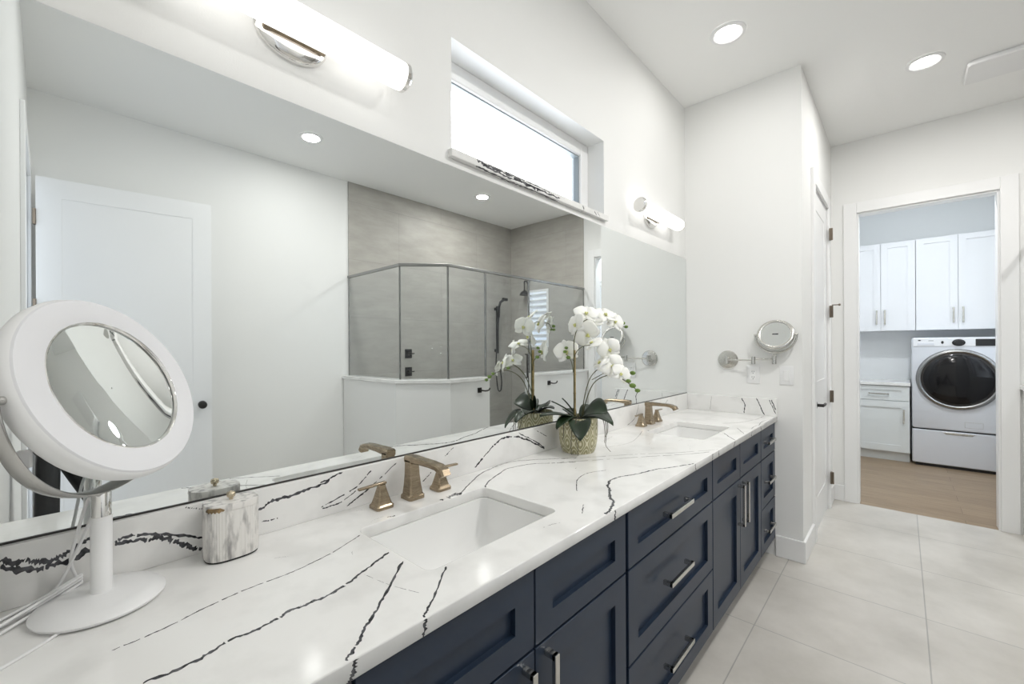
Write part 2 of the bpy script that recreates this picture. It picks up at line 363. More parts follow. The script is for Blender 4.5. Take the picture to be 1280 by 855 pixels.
# quartz window sill
def ribbon(b, pts, w, mp, step=0.006, jag=0.35, gaps=0.0, off=0.0002):
    """inlaid vein: a jagged strip along 2D points; mp turns (a, b, height) into a world point"""
    P = crom([Vector((p[0], p[1], 0)) for p in pts], 14) if len(pts) > 2 else [Vector((*pts[0], 0)).lerp(Vector((*pts[1], 0)), k/16) for k in range(17)]
    prev = None; N = len(P); jx = jw = 0
    for i, p in enumerate(P):
        d = (P[min(i+1, N-1)] - P[max(i-1, 0)]);
        if d.length < 1e-6: continue
        d.normalize(); nrm = Vector((-d.y, d.x, 0))
        jx = jx*0.6 + random.uniform(-1, 1)*w*0.35; ww = w*0.5*(1 + random.uniform(-jag, jag))*(0.35 if i in (0, N-1) else 1)
        c = p + nrm*jx
        cur = (b.bm.verts.new(mp(*(c + nrm*ww)[:2], off)), b.bm.verts.new(mp(*(c - nrm*ww)[:2], off)))
        if prev and random.random() > gaps: b._f((prev[0], prev[1], cur[1], cur[0]))
        prev = cur
sb = MB(); sb.box(0.935, 1.99, -0.02, 0.10, 1.987, 2.015, 0.0025)
sb.mi = 1
fm = lambda y: (lambda a, z, h: (a, y - h, z))
for pts, w in (([(1.05, 2.011), (1.10, 2.004), (1.20, 2.003), (1.30, 1.999), (1.42, 1.997)], 0.009), ([(1.08, 1.997), (1.2, 1.993), (1.33, 2.001), (1.47, 1.994), (1.56, 1.999)], 0.006),
               ([(1.2, 2.010), (1.35, 2.008), (1.5, 2.004)], 0.003), ([(1.745, 2.012), (1.755, 1.99)], 0.006), ([(1.85, 2.008), (1.87, 1.992)], 0.004), ([(1.88, 2.010), (1.9, 1.992)], 0.003)):
    ribbon(sb, pts, w, fm(-0.02), jag=0.6, gaps=0.05)
for pts, w in (([(1.05, -0.018), (1.2, -0.006), (1.35, -0.012), (1.56, -0.004)], 0.008), ([(1.755, -0.019), (1.75, -0.004)], 0.006)):
    ribbon(sb, pts, w, lambda a, y, h: (a, y, 1.987 - h), jag=0.6)
tag(sb.build('window_sill', [M['quartz'], M['vein']]), 'white quartz sill with black veins under the high transom window', 'window sill')
# shower window with louvred shutter
w2 = MB(); frame_boxes(w2, 'x', RX-0.018, RX+0.05, -2.76, -2.39, 1.32, 2.12, 0.03, bev=0.003)
w2 = struct(w2.build('window_2', M['trim']), 'small shower window with white louvred shutter')
lv = MB(); nl = 9
for k in range(nl):
    z = 1.36 + (k + 0.5)*0.72/nl
    lv.box(-0.033, 0.033, -2.728, -2.422, -0.005, 0.005, 0.003, mtx=Matrix.Translation((RX+0.02, 0, z)) @ Matrix.Rotation(math.radians(35), 4, 'Y'))
lv.build('shutter_louvers', M['trim'], w2)
MB().box(RX+0.072, RX+0.078, -2.76, -2.39, 1.32, 2.12).build('pane', M['winglass'], w2)
w3 = MB(); frame_boxes(w3, 'y', -2.07, -2.02, 5.15, 6.35, 0.95, 2.25, 0.05, bev=0.003)  # unseen window added to let cool sky light into the laundry
w3 = struct(w3.build('fill_window', M['trim']))
MB().box(5.2, 6.3, -2.048, -2.042, 1.0, 2.2).build('pane', M['winglass'], w3)
# casings
def casing(name, axis, face, sgn, a0, a1, zt, w=0.088, t=0.018, jamb=None):
    b = MB()
    B = (lambda a, c, p, q, d, e, bv=0.003: b.box(a, c, p, q, d, e, bv)) if axis == 'y' else (lambda a, c, p, q, d, e, bv=0.003: b.box(p, q, a, c, d, e, bv))
    p, q = face, face + sgn*t
    B(a0-w, a0, p, q, 0, zt+w); B(a1, a1+w, p, q, 0, zt+w); B(a0, a1, p, q, zt, zt+w)
    if jamb:
        B(a0-0.001, a0+0.012, face, jamb, 0, zt, 0); B(a1-0.012, a1+0.001, face, jamb, 0, zt, 0); B(a0+0.012, a1-0.012, face, jamb, zt-0.012, zt+0.001, 0)
    return struct(b.build(name, M['trim']))
casing('trim_1', 'x', RX, -1, -1.671, -0.876, 2.437, jamb=4.70)
casing('trim_2', 'y', SY, -1, 3.56, 4.285, 2.44, jamb=-0.60)
casing('trim_3', 'x', LX, 1, -2.97, -2.05, 2.44, jamb=-0.2)
# baseboards
def base_run(name, x0, x1, y0, y1): return struct(MB().box(x0, x1, y0, y1, 0, 0.133, 0.004).build(name, M['trim']))
base_run('baseboard_end', EX-0.015, EX, SY-0.015, -0.558)
base_run('baseboard_side', EX, 3.472, SY-0.015, SY)
base_run('baseboard_side', 4.373, RX, SY-0.015, SY)
base_run('baseboard_right', RX-0.015, RX, -0.788, SY-0.015)
base_run('baseboard_back', LX, 2.04, BY, BY+0.015)
base_run('baseboard_left', LX, LX+0.015, -1.962, -0.60)
# panel doors
def panel_door(name, hinge, dirv, width, zt, th=0.035, z0=0.012, label=None):
    """two-panel door leaf: local x from the hinge, local y through the leaf"""
    d = Vector((*dirv, 0)).normalized(); n = Vector((-d.y, d.x, 0))
    mt = Matrix(((d.x, n.x, 0, hinge[0]), (d.y, n.y, 0, hinge[1]), (0, 0, 1, 0), (0, 0, 0, 1)))
    b = MB(); st = 0.115; h = th/2
    rails = [(z0, 0.24), (0.92, 1.07), (zt-0.125, zt)]
    b.box(0, st, -h, h, z0, zt, mtx=mt); b.box(width-st, width, -h, h, z0, zt, mtx=mt)
    for a, c in rails: b.box(st, width-st, -h, h, a, c, mtx=mt)
    for a, c in ((0.24, 0.92), (1.07, zt-0.125)):
        b.box(st, width-st, -h+0.015, h-0.015, a, c, mtx=mt)
        for s in (-1, 1):       # sloped moulding and raised field
            o = [(st, a), (width-st, a), (width-st, c), (st, c)]; i_ = [(st+0.035, a+0.035), (width-st-0.035, a+0.035), (width-st-0.035, c-0.035), (st+0.035, c-0.035)]
            q = [(st+0.018, a+0.018), (width-st-0.018, a+0.018), (width-st-0.018, c-0.018), (st+0.018, c-0.018)]
            b.loft([[mt @ Vector((x, s*(h-0.003), z)) for x, z in o], [mt @ Vector((x, s*(h-0.015), z)) for x, z in q], [mt @ Vector((x, s*(h-0.006), z)) for x, z in i_]])
    o = struct(b.build(name, M['trim']), label)
    return o, mt
d1, m1 = panel_door('door_1', (-0.05, -2.915), (0.90, 0.129), 0.91, 2.43, label='white two-panel door swung open against the back wall')
k = MB(); ax = m1.to_3x3() @ Vector((0, 1, 0)); kc = m1 @ Vector((0.85, 0.0175, 0.905))
k.lathe([(0.0, 0), (0.028, 0), (0.028, 0.006), (0.012, 0.01), (0.011, 0.03), (0.022, 0.036), (0.028, 0.048), (0.026, 0.06), (0.0, 0.066)], kc, ax, 24)
k.build('knob', M['darkmetal'], d1, smooth=35)
for z in (0.25, 0.9, 1.55, 2.12):
    hb = MB(); hb.box(-0.012, 0.002, 0.0, 0.035, z, z+0.1, 0.002, mtx=m1); hb.tube([m1 @ Vector((-0.004, 0.022, z)), m1 @ Vector((-0.004, 0.022, z+0.1))], 0.006)
    hb.build('hinge', M['hinge'], d1)
d2, m2 = panel_door('door_2', (4.272, -0.684), (-1, 0), 0.70, 2.425, label='white two-panel closet door in the recess beside the laundry doorway')
lk = m2 @ Vector((0.63, 0.0175, 0.91))
ln = m2.to_3x3() @ Vector((0, 1, 0)); ld = m2.to_3x3() @ Vector((-1, 0, 0))
h = MB(); h.lathe([(0, 0), (0.03, 0), (0.03, 0.008), (0.02, 0.012), (0.011, 0.014), (0.011, 0.05), (0, 0.052)], lk, ln, 24)
h.tube([lk + ln*0.045, lk + ln*0.048 + ld*0.03, lk + ln*0.045 + ld*0.12], 0.009, 10)
h.build('lever_handle', M['darkmetal'], d2, smooth=40)
for z in (0.21, 0.87, 1.555, 2.18):
    hb = MB(); hb.box(4.262, 4.30, SY-0.030, SY-0.018, z, z+0.095, 0.002); hb.tube([(4.277, SY-0.034, z), (4.277, SY-0.034, z+0.095)], 0.008)
    if abs(z - 1.555) < 0.01: hb.tube([(4.277, SY-0.034, z+0.10), (4.277, SY-0.075, z+0.10)], 0.004); hb.sphere((4.277, SY-0.082, z+0.10), 0.009)
    hb.build('hinge', M['hinge'], d2)
# knee walls of the shower with their quartz caps
def offset_path(P, d):
    out = []
    for i, p in enumerate(P):
        p = Vector(p); ns = []
        for a, b_ in ((i-1, i), (i, i+1)):
            if 0 <= a and b_ < len(P):
                t = (Vector(P[b_]) - Vector(P[a])).normalized(); ns.append(Vector((t.y, -t.x)))
        n = (ns[0] + ns[-1]).normalized(); out.append(p + n * d / max(0.3, n.dot(ns[0])))
    return out
def slab_path(b, P, half, z0, z1):
    l, r = offset_path(P, half), offset_path(P, -half)
    b.prism([tuple(q) for q in l] + [tuple(q) for q in reversed(r)], z0, z1)
GP = [(2.10, BY+0.01), (2.10, -2.13), (2.40, -1.83), (2.855, -1.83)]
GQ = [(3.51, -1.83), (RX-0.01, -1.83)]
b = MB(); slab_path(b, GP, 0.058, 0, 1.015); struct(b.build('wall_knee', M['wall']), 'white angled knee wall under the shower glass')
b = MB(); slab_path(b, GQ, 0.058, 0, 1.015); struct(b.build('wall_knee', M['wall']), 'short white knee wall on the right of the shower door')
b = MB(); slab_path(b, GP, 0.073, 1.015, 1.045); tag(b.build('shower_ledge', M['quartz'], bevel=0.003), 'long angled quartz ledge capping the knee wall left of the shower door', 'ledge', 'quartz ledges on the shower knee walls')
b = MB(); slab_path(b, GQ, 0.073, 1.015, 1.045); tag(b.build('shower_ledge', M['quartz'], bevel=0.003), 'short straight quartz ledge on the knee wall right of the shower door', 'ledge', 'quartz ledges on the shower knee walls')

# ================================================================== mirror, counter, sinks
mr = MB(); mr.box(LX+0.002, EX-0.002, -0.006, -0.0005, 0.9945, 1.957)
mo = mr.build('vanity_mirror', [M['mirror_edge'], M['mirror']])
for p in mo.data.polygons:
    if p.normal.y < -0.9: p.material_index = 1
tag(mo, 'wide frameless mirror covering the wall above the double vanity backsplash', 'mirror')
MB().box(LX+0.002, EX-0.002, -0.0085, -0.0062, 0.9925, 0.9962).build('bottom_channel', M['darkmetal'], mo)

SINKS = [(0.5125, 0.9425, -0.455, -0.163), (2.105, 2.535, -0.455, -0.163)]
CT0, CT1 = 0.852, 0.882
cu = bpy.data.curves.new('counter_outline', 'CURVE'); cu.dimensions = '2D'; cu.fill_mode = 'BOTH'; cu.extrude = (CT1-CT0)/2 - 0.0025; cu.bevel_depth = 0.0025; cu.bevel_resolution = 1
cu.offset = -0.0025
def poly_spline(pts):
    sp = cu.splines.new('POLY'); sp.points.add(len(pts)-1); sp.use_cyclic_u = True
    for q, p in zip(sp.points, pts): q.co = (p[0], p[1], 0, 1)
poly_spline([(LX, -0.57), (EX, -0.57), (EX, 0), (LX, 0)])
for s in SINKS: poly_spline(list(reversed(rrect(*s, 0.022))))
tmp = bpy.data.objects.new('counter_outline', cu); SC.collection.objects.link(tmp); tmp.location.z = (CT0+CT1)/2
dg = bpy.context.evaluated_depsgraph_get(); dg.update()
cme = bpy.data.meshes.new_from_object(tmp.evaluated_get(dg))
ct = MB(); ct.bm.from_mesh(cme); bmesh.ops.translate(ct.bm, verts=ct.bm.verts, vec=(0, 0, (CT0+CT1)/2))
for f in ct.bm.faces: f.material_index = 0
bpy.data.objects.remove(tmp); bpy.data.curves.remove(cu); bpy.data.meshes.remove(cme)
bmesh.ops.remove_doubles(ct.bm, verts=ct.bm.verts, dist=1e-5)
TOPV= [(3, [(0.062, -0.286), (0.124, -0.28), (0.187, -0.262), (0.26, -0.252), (0.335, -0.251), (0.419, -0.231), (0.502, -0.196)]), (7, [(0.084, -0.402), (0.141, -0.405), (0.18, -0.391), (0.238, -0.391), (0.286, -0.382), (0.344, -0.384), (0.419, -0.359), (0.502, -0.323)]), (6, [(0.501, -0.381), (0.414, -0.455), (0.353, -0.509), (0.311, -0.545), (0.286, -0.564)]), (5, [(0.548, -0.465), (0.456, -0.537), (0.419, -0.566)]), (1, [(0.42, -0.367), (0.434, -0.439), (0.456, -0.501)]), (4, [(0.86, -0.149), (1.001, -0.068), (1.098, -0.035), (1.215, -0.029), (1.298, -0.074), (1.376, -0.137), (1.429, -0.187)]), (5, [(0.897, -0.235), (0.945, -0.165), (1.005, -0.13), (1.137, -0.079)]), (3, [(1.137, -0.079), (1.237, -0.102), (1.306, -0.157), (1.382, -0.219)]), (12, [(0.846, -0.149), (0.835, -0.194)]), (4, [(0.782, -0.149), (0.774, -0.18), (0.779, -0.199)]), (2, [(1.377, -0.146), (1.506, -0.239), (1.643, -0.335), (1.766, -0.442), (1.954, -0.567)]), (2, [(1.337, -0.175), (1.495, -0.288), (1.665, -0.406), (1.805, -0.505), (1.889, -0.553)]), (6, [(1.004, -0.596), (1.07, -0.551), (1.132, -0.509), (1.219, -0.451), (1.265, -0.431)]), (4, [(1.265, -0.431), (1.325, -0.437), (1.394, -0.466), (1.48, -0.488), (1.577, -0.532), (1.662, -0.57)]), (2, [(1.107, -0.407), (1.203, -0.346), (1.29, -0.332), (1.364, -0.364)]), (2, [(1.027, -0.483), (0.967, -0.518)]), (1, [(1.748, -0.113), (1.894, -0.09)]), (1, [(1.656, -0.177), (1.84, -0.218), (2.124, -0.139)]), (8, [(2.153, -0.157), (2.147, -0.18)]), (2, [(2.629, -0.386), (2.729, -0.454), (2.891, -0.495), (3.084, -0.504)]), (3, [(2.349, -0.472), (2.27, -0.52), (2.2, -0.569)]), (2, [(2.532, -0.49), (2.392, -0.557)]), (2, [(2.553, -0.554), (2.656, -0.548), (2.747, -0.566)]), (2, [(2.701, -0.557), (2.848, -0.544), (3.002, -0.572)]), (2, [(2.76, -0.582), (2.913, -0.57), (3.056, -0.582)])]
BSV= [(9, [(0.086, 0.946), (0.129, 0.943), (0.162, 0.934), (0.197, 0.91), (0.227, 0.891)]), (5, [(0.086, 0.953), (0.113, 0.957), (0.162, 0.943), (0.227, 0.914)]), (9, [(-0.057, 0.971), (-0.032, 0.96), (-0.011, 0.952), (0.013, 0.951), (0.039, 0.966), (0.058, 0.982)]), (9, [(-0.057, 0.96), (-0.016, 0.939), (0.013, 0.939), (0.055, 0.95)]), (6, [(0.335, 0.941), (0.373, 0.959), (0.431, 0.96), (0.509, 0.975)]), (3, [(0.344, 0.914), (0.382, 0.912)]), (3, [(0.488, 0.904), (0.538, 0.908), (0.583, 0.929)]), (3, [(0.556, 0.892), (0.619, 0.923)]), (3, [(0.195, 0.99), (0.227, 0.978)]), (4, [(0.483, 0.973), (0.544, 0.989)]), (3, [(0.556, 0.893), (0.61, 0.917), (0.713, 0.979)]), (3, [(0.482, 0.908), (0.576, 0.935), (0.631, 0.976)]), (3, [(0.897, 0.964), (0.936, 0.987)]), (3, [(0.806, 0.899), (0.842, 0.923)]), (5, [(1.034, 0.897), (1.091, 0.935), (1.15, 0.97), (1.225, 0.978), (1.32, 0.951), (1.438, 0.893)]), (4, [(1.272, 0.986), (1.378, 0.932), (1.438, 0.898)]), (2, [(1.385, 0.978), (1.454, 0.943)]), (3, [(1.925, 1.021), (1.963, 1.032)]), (2, [(2.187, 0.889), (2.278, 0.919), (2.326, 0.99)]), (3, [(2.698, 0.957), (2.743, 0.977)])]
ESV= [(4, [(-0.37, 0.984), (-0.389, 0.942), (-0.385, 0.887)]), (4, [(-0.455, 0.991), (-0.502, 0.886)]), (3, [(-0.529, 0.985), (-0.575, 0.9)]), (4, [(-0.542, 0.986), (-0.583, 0.924)]), (1, [(-0.182, 0.983), (-0.172, 0.891)])]
FRV= [[(0.297, 0.879), (0.293, 0.862), (0.285, 0.855)], [(0.42, 0.883), (0.417, 0.856)], [(1.663, 0.882), (1.672, 0.858)], [(1.943, 0.884), (1.951, 0.863)], [(2.194, 0.883), (2.164, 0.862)], [(2.502, 0.896), (2.483, 0.86)], [(1.051, 0.861), (1.049, 0.855)], [(1.87, 0.882), (1.862, 0.864)], [(2.683, 0.881), (2.704, 0.857)]]

ct.mi = 1
VW = 0.0008
top_mp = lambda a, y, h: (a, y, CT1 + h)
for w, pts in TOPV:
    pts = [(max(LX+0.01, min(3.09, x)), max(-0.5675, min(-0.022, y))) for x, y in pts]
    keep = []
    ribbon(ct, pts, w*VW*(1.6 if pts[0][0] > 0.9 else 1.0), top_mp, gaps=0.12 if w < 4 else 0.02, jag=0.45)
for pts in FRV:
    z = [(x, max(CT0+0.001, min(CT1-0.001, q))) for x, q in pts]; z[-1] = (z[-1][0], CT0+0.001); z[0] = (z[0][0], CT1-0.001)
    ribbon(ct, z, 0.006, lambda a, q, h: (a, -0.57 - h, q), jag=0.6)
for pts, w in (([(0.800, -0.156), (0.822, -0.150), (0.850, -0.152)], 0.012), ([(0.835, -0.14), (0.858, -0.155)], 0.008), ([(0.775, -0.150), (0.786, -0.158)], 0.005), ([(0.602, -0.150), (0.622, -0.157)], 0.004)):
    ribbon(ct, pts, w, top_mp, jag=0.8, gaps=0.15)
for k in range(46):          # faint hairlines and flecks of the slab
    x, y, a, l = random.uniform(0.25, 3.0), random.uniform(-0.55, -0.04), random.gauss(-0.5, 0.7), random.uniform(0.008, 0.07)
    ribbon(ct, [(x, y), (x + math.cos(a)*l*0.5, y + math.sin(a)*l*0.5 + 0.003), (x + math.cos(a)*l, y + math.sin(a)*l)], random.uniform(0.0006, 0.0013), lambda a_, y_, h: (a_, max(-0.567, min(-0.022, y_)), CT1 + h), jag=0.8, gaps=0.45)
# drop vein faces that would hang over the sink cut-outs
kill = [f for f in ct.bm.faces if f.material_index == 1 and any(s[0] < f.calc_center_median().x < s[1] and s[2] < f.calc_center_median().y < s[3] for s in SINKS)]
bmesh.ops.delete(ct.bm, geom=kill, context='FACES')
cto = ct.build('countertop', [M['quartz'], M['vein']])
tag(cto, 'long white quartz vanity countertop with thin black veins and backsplash', 'countertop')
bsb = MB(); bsb.box(LX, EX, -0.02, 0, CT1, 0.9925, 0.0015); bsb.mi = 1
for w, pts in BSV:
    pts = [(max(LX+0.003, x), max(CT1+0.002, min(0.990, z))) for x, z in pts]
    ribbon(bsb, pts, w*VW*(1.3 if pts[0][0] > 0.9 else 1.15), fm(-0.02), gaps=0.25 if w == 3 else 0.03, jag=0.6)
bsb.build('backsplash', [M['quartz'], M['vein']], cto)
esb = MB(); esb.box(EX-0.02, EX, -0.57, -0.02, CT1, 0.9925, 0.0015); esb.mi = 1
for w, pts in ESV:
    pts = [(max(-0.566, y), max(CT1+0.002, min(0.990, z))) for y, z in pts]
    ribbon(esb, pts, w*VW*1.6, lambda a, z, h: (EX - 0.02 - h, a, z), jag=0.4)
esb.build('end_splash', [M['quartz'], M['vein']], cto)

def make_sink(s, label):
    x0, x1, y0, y1 = s; e = 0.004
    b = MB(); rings = []
    prof = [(-0.018, 0.8515, 0.03), (-0.018, 0.8455, 0.03)]
    for ins, z, r in prof: rings.append([(x, y, z) for x, y in rrect(x0+ins, x1-ins, y0+ins, y1-ins, r)])
    outer = [[(x, y, z) for x, y in rrect(x0-0.018, x1+0.018, y0-0.018, y1+0.018, 0.03)] for z in (0.8515, 0.840)]
    outer.append([(x, y, 0.70) for x, y in rrect(x0+0.01, x1-0.01, y0+0.01, y1-0.01, 0.05)])
    inner = []
    for t, z in ((0.0, 0.8515), (0.001, 0.83), (0.006, 0.79), (0.016, 0.755), (0.035, 0.732), (0.07, 0.720), (0.11, 0.716)):
        inner.append([(x, y, z) for x, y in rrect(x0+e+t*1.3, x1-e-t*1.3, y0+e+t, y1-e-t, 0.022 + t*0.25)])
    b.loft(list(reversed(outer)) + inner, cap=True)
    o = tag(b.build('undermount_sink', M['porcelain'], smooth=50), label, 'sink', 'undermount sinks')
    cx, cy = (x0+x1)/2, (y0+y1)/2
    MB().lathe([(0, 0), (0.022, 0), (0.022, 0.002), (0.018, 0.003), (0.016, 0.001), (0.012, 0.004), (0, 0.005)], (cx, cy, 0.7165), n=24).build('drain', M['bronze'], o, smooth=40)
    return o
make_sink(SINKS[0], 'white rectangular sink nearest the camera, set into the quartz counter')
make_sink(SINKS[1], 'white rectangular sink at the far end of the counter')

# ------------------------------------------------------------------ faucets
def sq(cx, cy, z, hx, hy, ch=0.2):
    c = min(hx, hy)*ch
    return [(cx+hx-c, cy-hy, z), (cx+hx, cy-hy+c, z), (cx+hx, cy+hy-c, z), (cx+hx-c, cy+hy, z), (cx-hx+c, cy+hy, z), (cx-hx, cy+hy-c, z), (cx-hx, cy-hy+c, z), (cx-hx+c, cy-hy, z)]
FX, FY = 0.733, -0.075
fa = thing('widespread_faucet', (FX, FY, CT1), 'brushed bronze three-piece faucet behind the near sink', 'faucet', 'bronze faucets')
b = MB(); z0 = CT1 + 0.0005
b.loft([sq(FX, FY, z0+h, a, a) for h, a in ((0, 0.027), (0.010, 0.027), (0.012, 0.024), (0.016, 0.0225))], cap=True)
col = [sq(FX, FY + 0.004*h/0.12, z0+h, a, a*1.02) for h, a in ((0.016, 0.0225), (0.04, 0.0195), (0.07, 0.0172), (0.10, 0.016), (0.112, 0.016))]
b.loft(col)
arm = []
for y, zc, hz in ((FY+0.021, 0.114, 0.0110), (FY-0.012, 0.1155, 0.0110), (FY-0.05, 0.1165, 0.0085), (FY-0.095, 0.1165, 0.008), (FY-0.128, 0.114, 0.009), (FY-0.147, 0.107, 0.011), (FY-0.155, 0.094, 0.011)):
    tilt = 0 if y > FY-0.1 else (FY-0.1-y)/0.055*1.1
    c_, s_ = math.cos(tilt), math.sin(tilt); ring = []
    for dx, dz in ((0.016, -hz*0.6), (0.016, hz*0.5), (0.012, hz), (-0.012, hz), (-0.016, hz*0.5), (-0.016, -hz*0.6), (-0.013, -hz), (0.013, -hz)):
        ring.append((FX+dx, y - dz*s_, z0+zc + dz*c_))
    arm.append(ring)
b.loft(arm)
b.build('spout', M['bronze'], fa, smooth=30)
for s in (-1, 1):
    hx = FX + s*0.103; b = MB()
    b.loft([sq(hx, FY, z0+h, a, a) for h, a in ((0, 0.026), (0.008, 0.026), (0.0105, 0.0235), (0.013, 0.0215), (0.03, 0.0165), (0.05, 0.0115), (0.06, 0.009), (0.064, 0.009))])
    ho = b.build('handle', M['bronze'], fa, smooth=30)
    lv_ = MB(); lv_.loft([[(hx + s*x, FY+y, z0+0.0655+dz+zz) for y, zz in ((-w_, -0.003), (w_, -0.003), (w_, 0.003), (-w_, 0.003))] for x, w_, dz in ((-0.013, 0.007, 0.002), (0.01, 0.007, 0.0015), (0.05, 0.006, 0.0), (0.069, 0.0055, -0.0005))])
    lv_.build('lever', M['bronze'], ho, smooth=30, bevel=0.0012)
dup(fa, (2.345, -0.075, CT1), 'brushed bronze three-piece faucet behind the far sink')

# ================================================================== vanity cabinets
YF = -0.557; FT = 0.02
ID = Matrix.Identity(4)
def shaker(name, m, x0, x1, z0, z1, yf, parent, stile=0.062, rail=0.055, mt=ID, rec=0.013, th=FT):
    b = MB()
    P = lambda x, y, z: mt @ Vector((x, y, z))
    o = [(x0, z0), (x1, z0), (x1, z1), (x0, z1)]; i_ = [(x0+stile, z0+rail), (x1-stile, z0+rail), (x1-stile, z1-rail), (x0+stile, z1-rail)]
    b.loft([[P(x, yf+th, z) for x, z in o], [P(x, yf+0.0012, z) for x, z in o], [P(x+(0.0012 if x == x0 else -0.0012), yf, z+(0.0012 if z == z0 else -0.0012)) for x, z in o],
            [P(x, yf, z) for x, z in i_], [P(x, yf+rec, z) for x, z in i_]])
    return b.build(name, m, parent)
def bar_pull(c, length, vertical, parent, m, proj=0.034, mt=ID, t=0.0078, d=0.0055):
    """bar pull on a front at local point c (front face), standing off towards local -y"""
    b = MB(); x, y, z = c; L = length/2
    def bx(a0, a1, y0, y1): 
        if vertical: b.box(x-t, x+t, y0, y1, z+a0, z+a1, 0.0012, 1, mt)
        else: b.box(x+a0, x+a1, y0, y1, z-t, z+t, 0.0012, 1, mt)
    bx(-L, L, y-proj, y-proj+2*d); bx(-L, -L+0.013, y-proj+0.002, y-0.0003); bx(L-0.013, L, y-proj+0.002, y-0.0003)
    return b.build('pull', m, parent)
def carcass(name, x0, x1, label, cat, group):
    r = thing(name, ((x0+x1)/2, YF+0.3, 0), label, cat, group)
    b = MB(); y0, y1 = YF+FT, -0.03; zt = CT0-0.001
    b.box(x0, x0+0.018, y0, y1, 0.115, zt); b.box(x1-0.018, x1, y0, y1, 0.115, zt); b.box(x0+0.018, x1-0.018, y0, y1, 0.115, 0.133); b.box(x0+0.018, x1-0.018, y1-0.012, y1, 0.133, zt)
    b.box(x0+0.001, x1-0.001, y0+0.075, y0+0.09, 0, 0.115)
    b.mi = 1
    b.box(x0+0.019, x1-0.019, y0+0.002, y0+0.008, 0.134, zt-0.002)  # near-black sheet behind the fronts, painting their gaps dark
    b.build('cabinet_body', [M['navy'], M['gap_shade']], r)
    return r
ZT0, ZT1 = 0.672, 0.842     # top row of fronts
def sink_cabinet(x0, xs, x1, label):
    r = carcass('sink_cabinet', x0, x1, label, 'cabinet', 'navy sink cabinets')
    g = 0.0022
    for a, c in ((x0+g, xs-g), (xs+g, x1-g)):
        shaker('false_front', M['navy'], a, c, ZT0, ZT1, YF, r)
    for a, c, px in ((x0+g, xs-g, xs-0.038), (xs+g, x1-g, xs+0.038)):
        d = shaker('door', M['navy'], a, c, 0.118, ZT0-0.006, YF, r, rail=0.062)
        bar_pull((px, YF, 0.55), 0.20, True, d, M['nickel'])
    return r
def drawer_cabinet(x0, x1, label, pl, off=0.0):
    r = carcass('drawer_cabinet', x0, x1, label, 'cabinet', 'navy drawer cabinets')
    g = 0.0022
    for a, c, pz in ((ZT0, ZT1, 0.764), (0.385, ZT0-0.006, 0.535), (0.118, 0.379, 0.252)):
        d = shaker('drawer', M['navy'], x0+g, x1-g, a, c, YF, r)
        bar_pull(((x0+x1)/2+off, YF, pz), pl, False, d, M['nickel'])
    return r
drawer_cabinet(LX+0.002, 0.298, 'navy three-drawer cabinet under the left end of the counter', 0.16)
sink_cabinet(0.302, 0.719, 1.137, 'navy cabinet with doors under the near sink')
drawer_cabinet(1.149, 1.905, 'wide navy three-drawer cabinet between the two sinks', 0.20, -0.032)
sink_cabinet(1.908, 2.322, 2.746, 'navy cabinet with doors under the far sink')
drawer_cabinet(2.749, 3.109, 'narrow navy three-drawer cabinet against the end wall', 0.16, -0.035)

def solid(o, t): 
    md = o.modifiers.new('thickness', 'SOLIDIFY'); md.thickness = t; md.offset = 0; return o
# ================================================================== lamps, fan
def vanity_light(cx, label):
    r = thing('vanity_light', (cx, -0.001, 2.125), label, 'wall light', 'tube wall lights over the mirror')
    z, y = 2.125, -0.072
    b = MB(); b.lathe([(0, 0), (0.088, 0), (0.088, 0.006), (0.082, 0.014), (0.06, 0.022), (0, 0.024)], (cx, -0.0005, z), (0, -1, 0), 48, sx=1.0, sy=0.72)
    b.build('backplate', M['chrome'], r, smooth=35)
    b = MB(); b.box(cx-0.075, cx+0.075, -0.055, -0.02, z-0.022, z+0.022, 0.003); b.build('neck', M['bronze'], r)
    b = MB(); b.lathe([(0.0385, 0), (0.0385, 0.552)], (cx-0.276, y, z), (1, 0, 0), 40); b.build('tube_shade', M['tube'], r, smooth=50)
    for s in (-1, 1):
        b = MB(); b.lathe([(0.036, 0), (0.041, 0.001), (0.041, 0.012), (0.036, 0.018), (0, 0.019)], (cx + s*0.2762, y, z), (s, 0, 0), 40); b.build('end_cap', M['chrome'], r, smooth=35)
    return r
vanity_light(0.424, 'lit tube light on an oval chrome plate above the near sink')
vanity_light(2.53, 'lit tube light on a chrome plate near the end wall')
def downlight(x, y, label, watts=1.0):
    r = thing('ceiling_downlight', (x, y, CZ), label, 'ceiling light', 'round recessed downlights')
    b = MB(); b.lathe([(0.060, -0.001), (0.064, -0.006), (0.072, -0.010), (0.088, -0.006), (0.091, -0.001)], (x, y, CZ), n=48, cap=False); b.build('trim_ring', M['plastic'], r, smooth=40)
    b = MB(); b.lathe([(0, -0.0045), (0.0615, -0.0045), (0.0615, -0.001)], (x, y, CZ), n=48); b.build('lens', M['lens'], r)
    area_lamp('downlight_lamp', (x, y, CZ-0.012), (0, 0, 0), 0.12, DOWNLIGHT_W*watts)
downlight(2.53, -0.454, 'round lit downlight over the far end of the vanity', 0.2)
downlight(3.603, -1.261, 'round lit downlight in front of the laundry doorway beside the fan', 1.0)
downlight(1.454, -2.407, 'round lit downlight seen in the mirror between the open door and the shower', 0.6)
downlight(3.358, -2.388, 'round lit downlight inside the shower, seen in the mirror', 1.7)
downlight(0.75, -1.55, 'unseen fill downlight added to the ceiling near the open door', 0.7)  # added out of view as fill for the left of the room
downlight(1.95, -1.45, 'unseen fill downlight added in the middle of the bathroom ceiling', 2.6)  # strong fill, an added fixture outside the frame to even the lighting
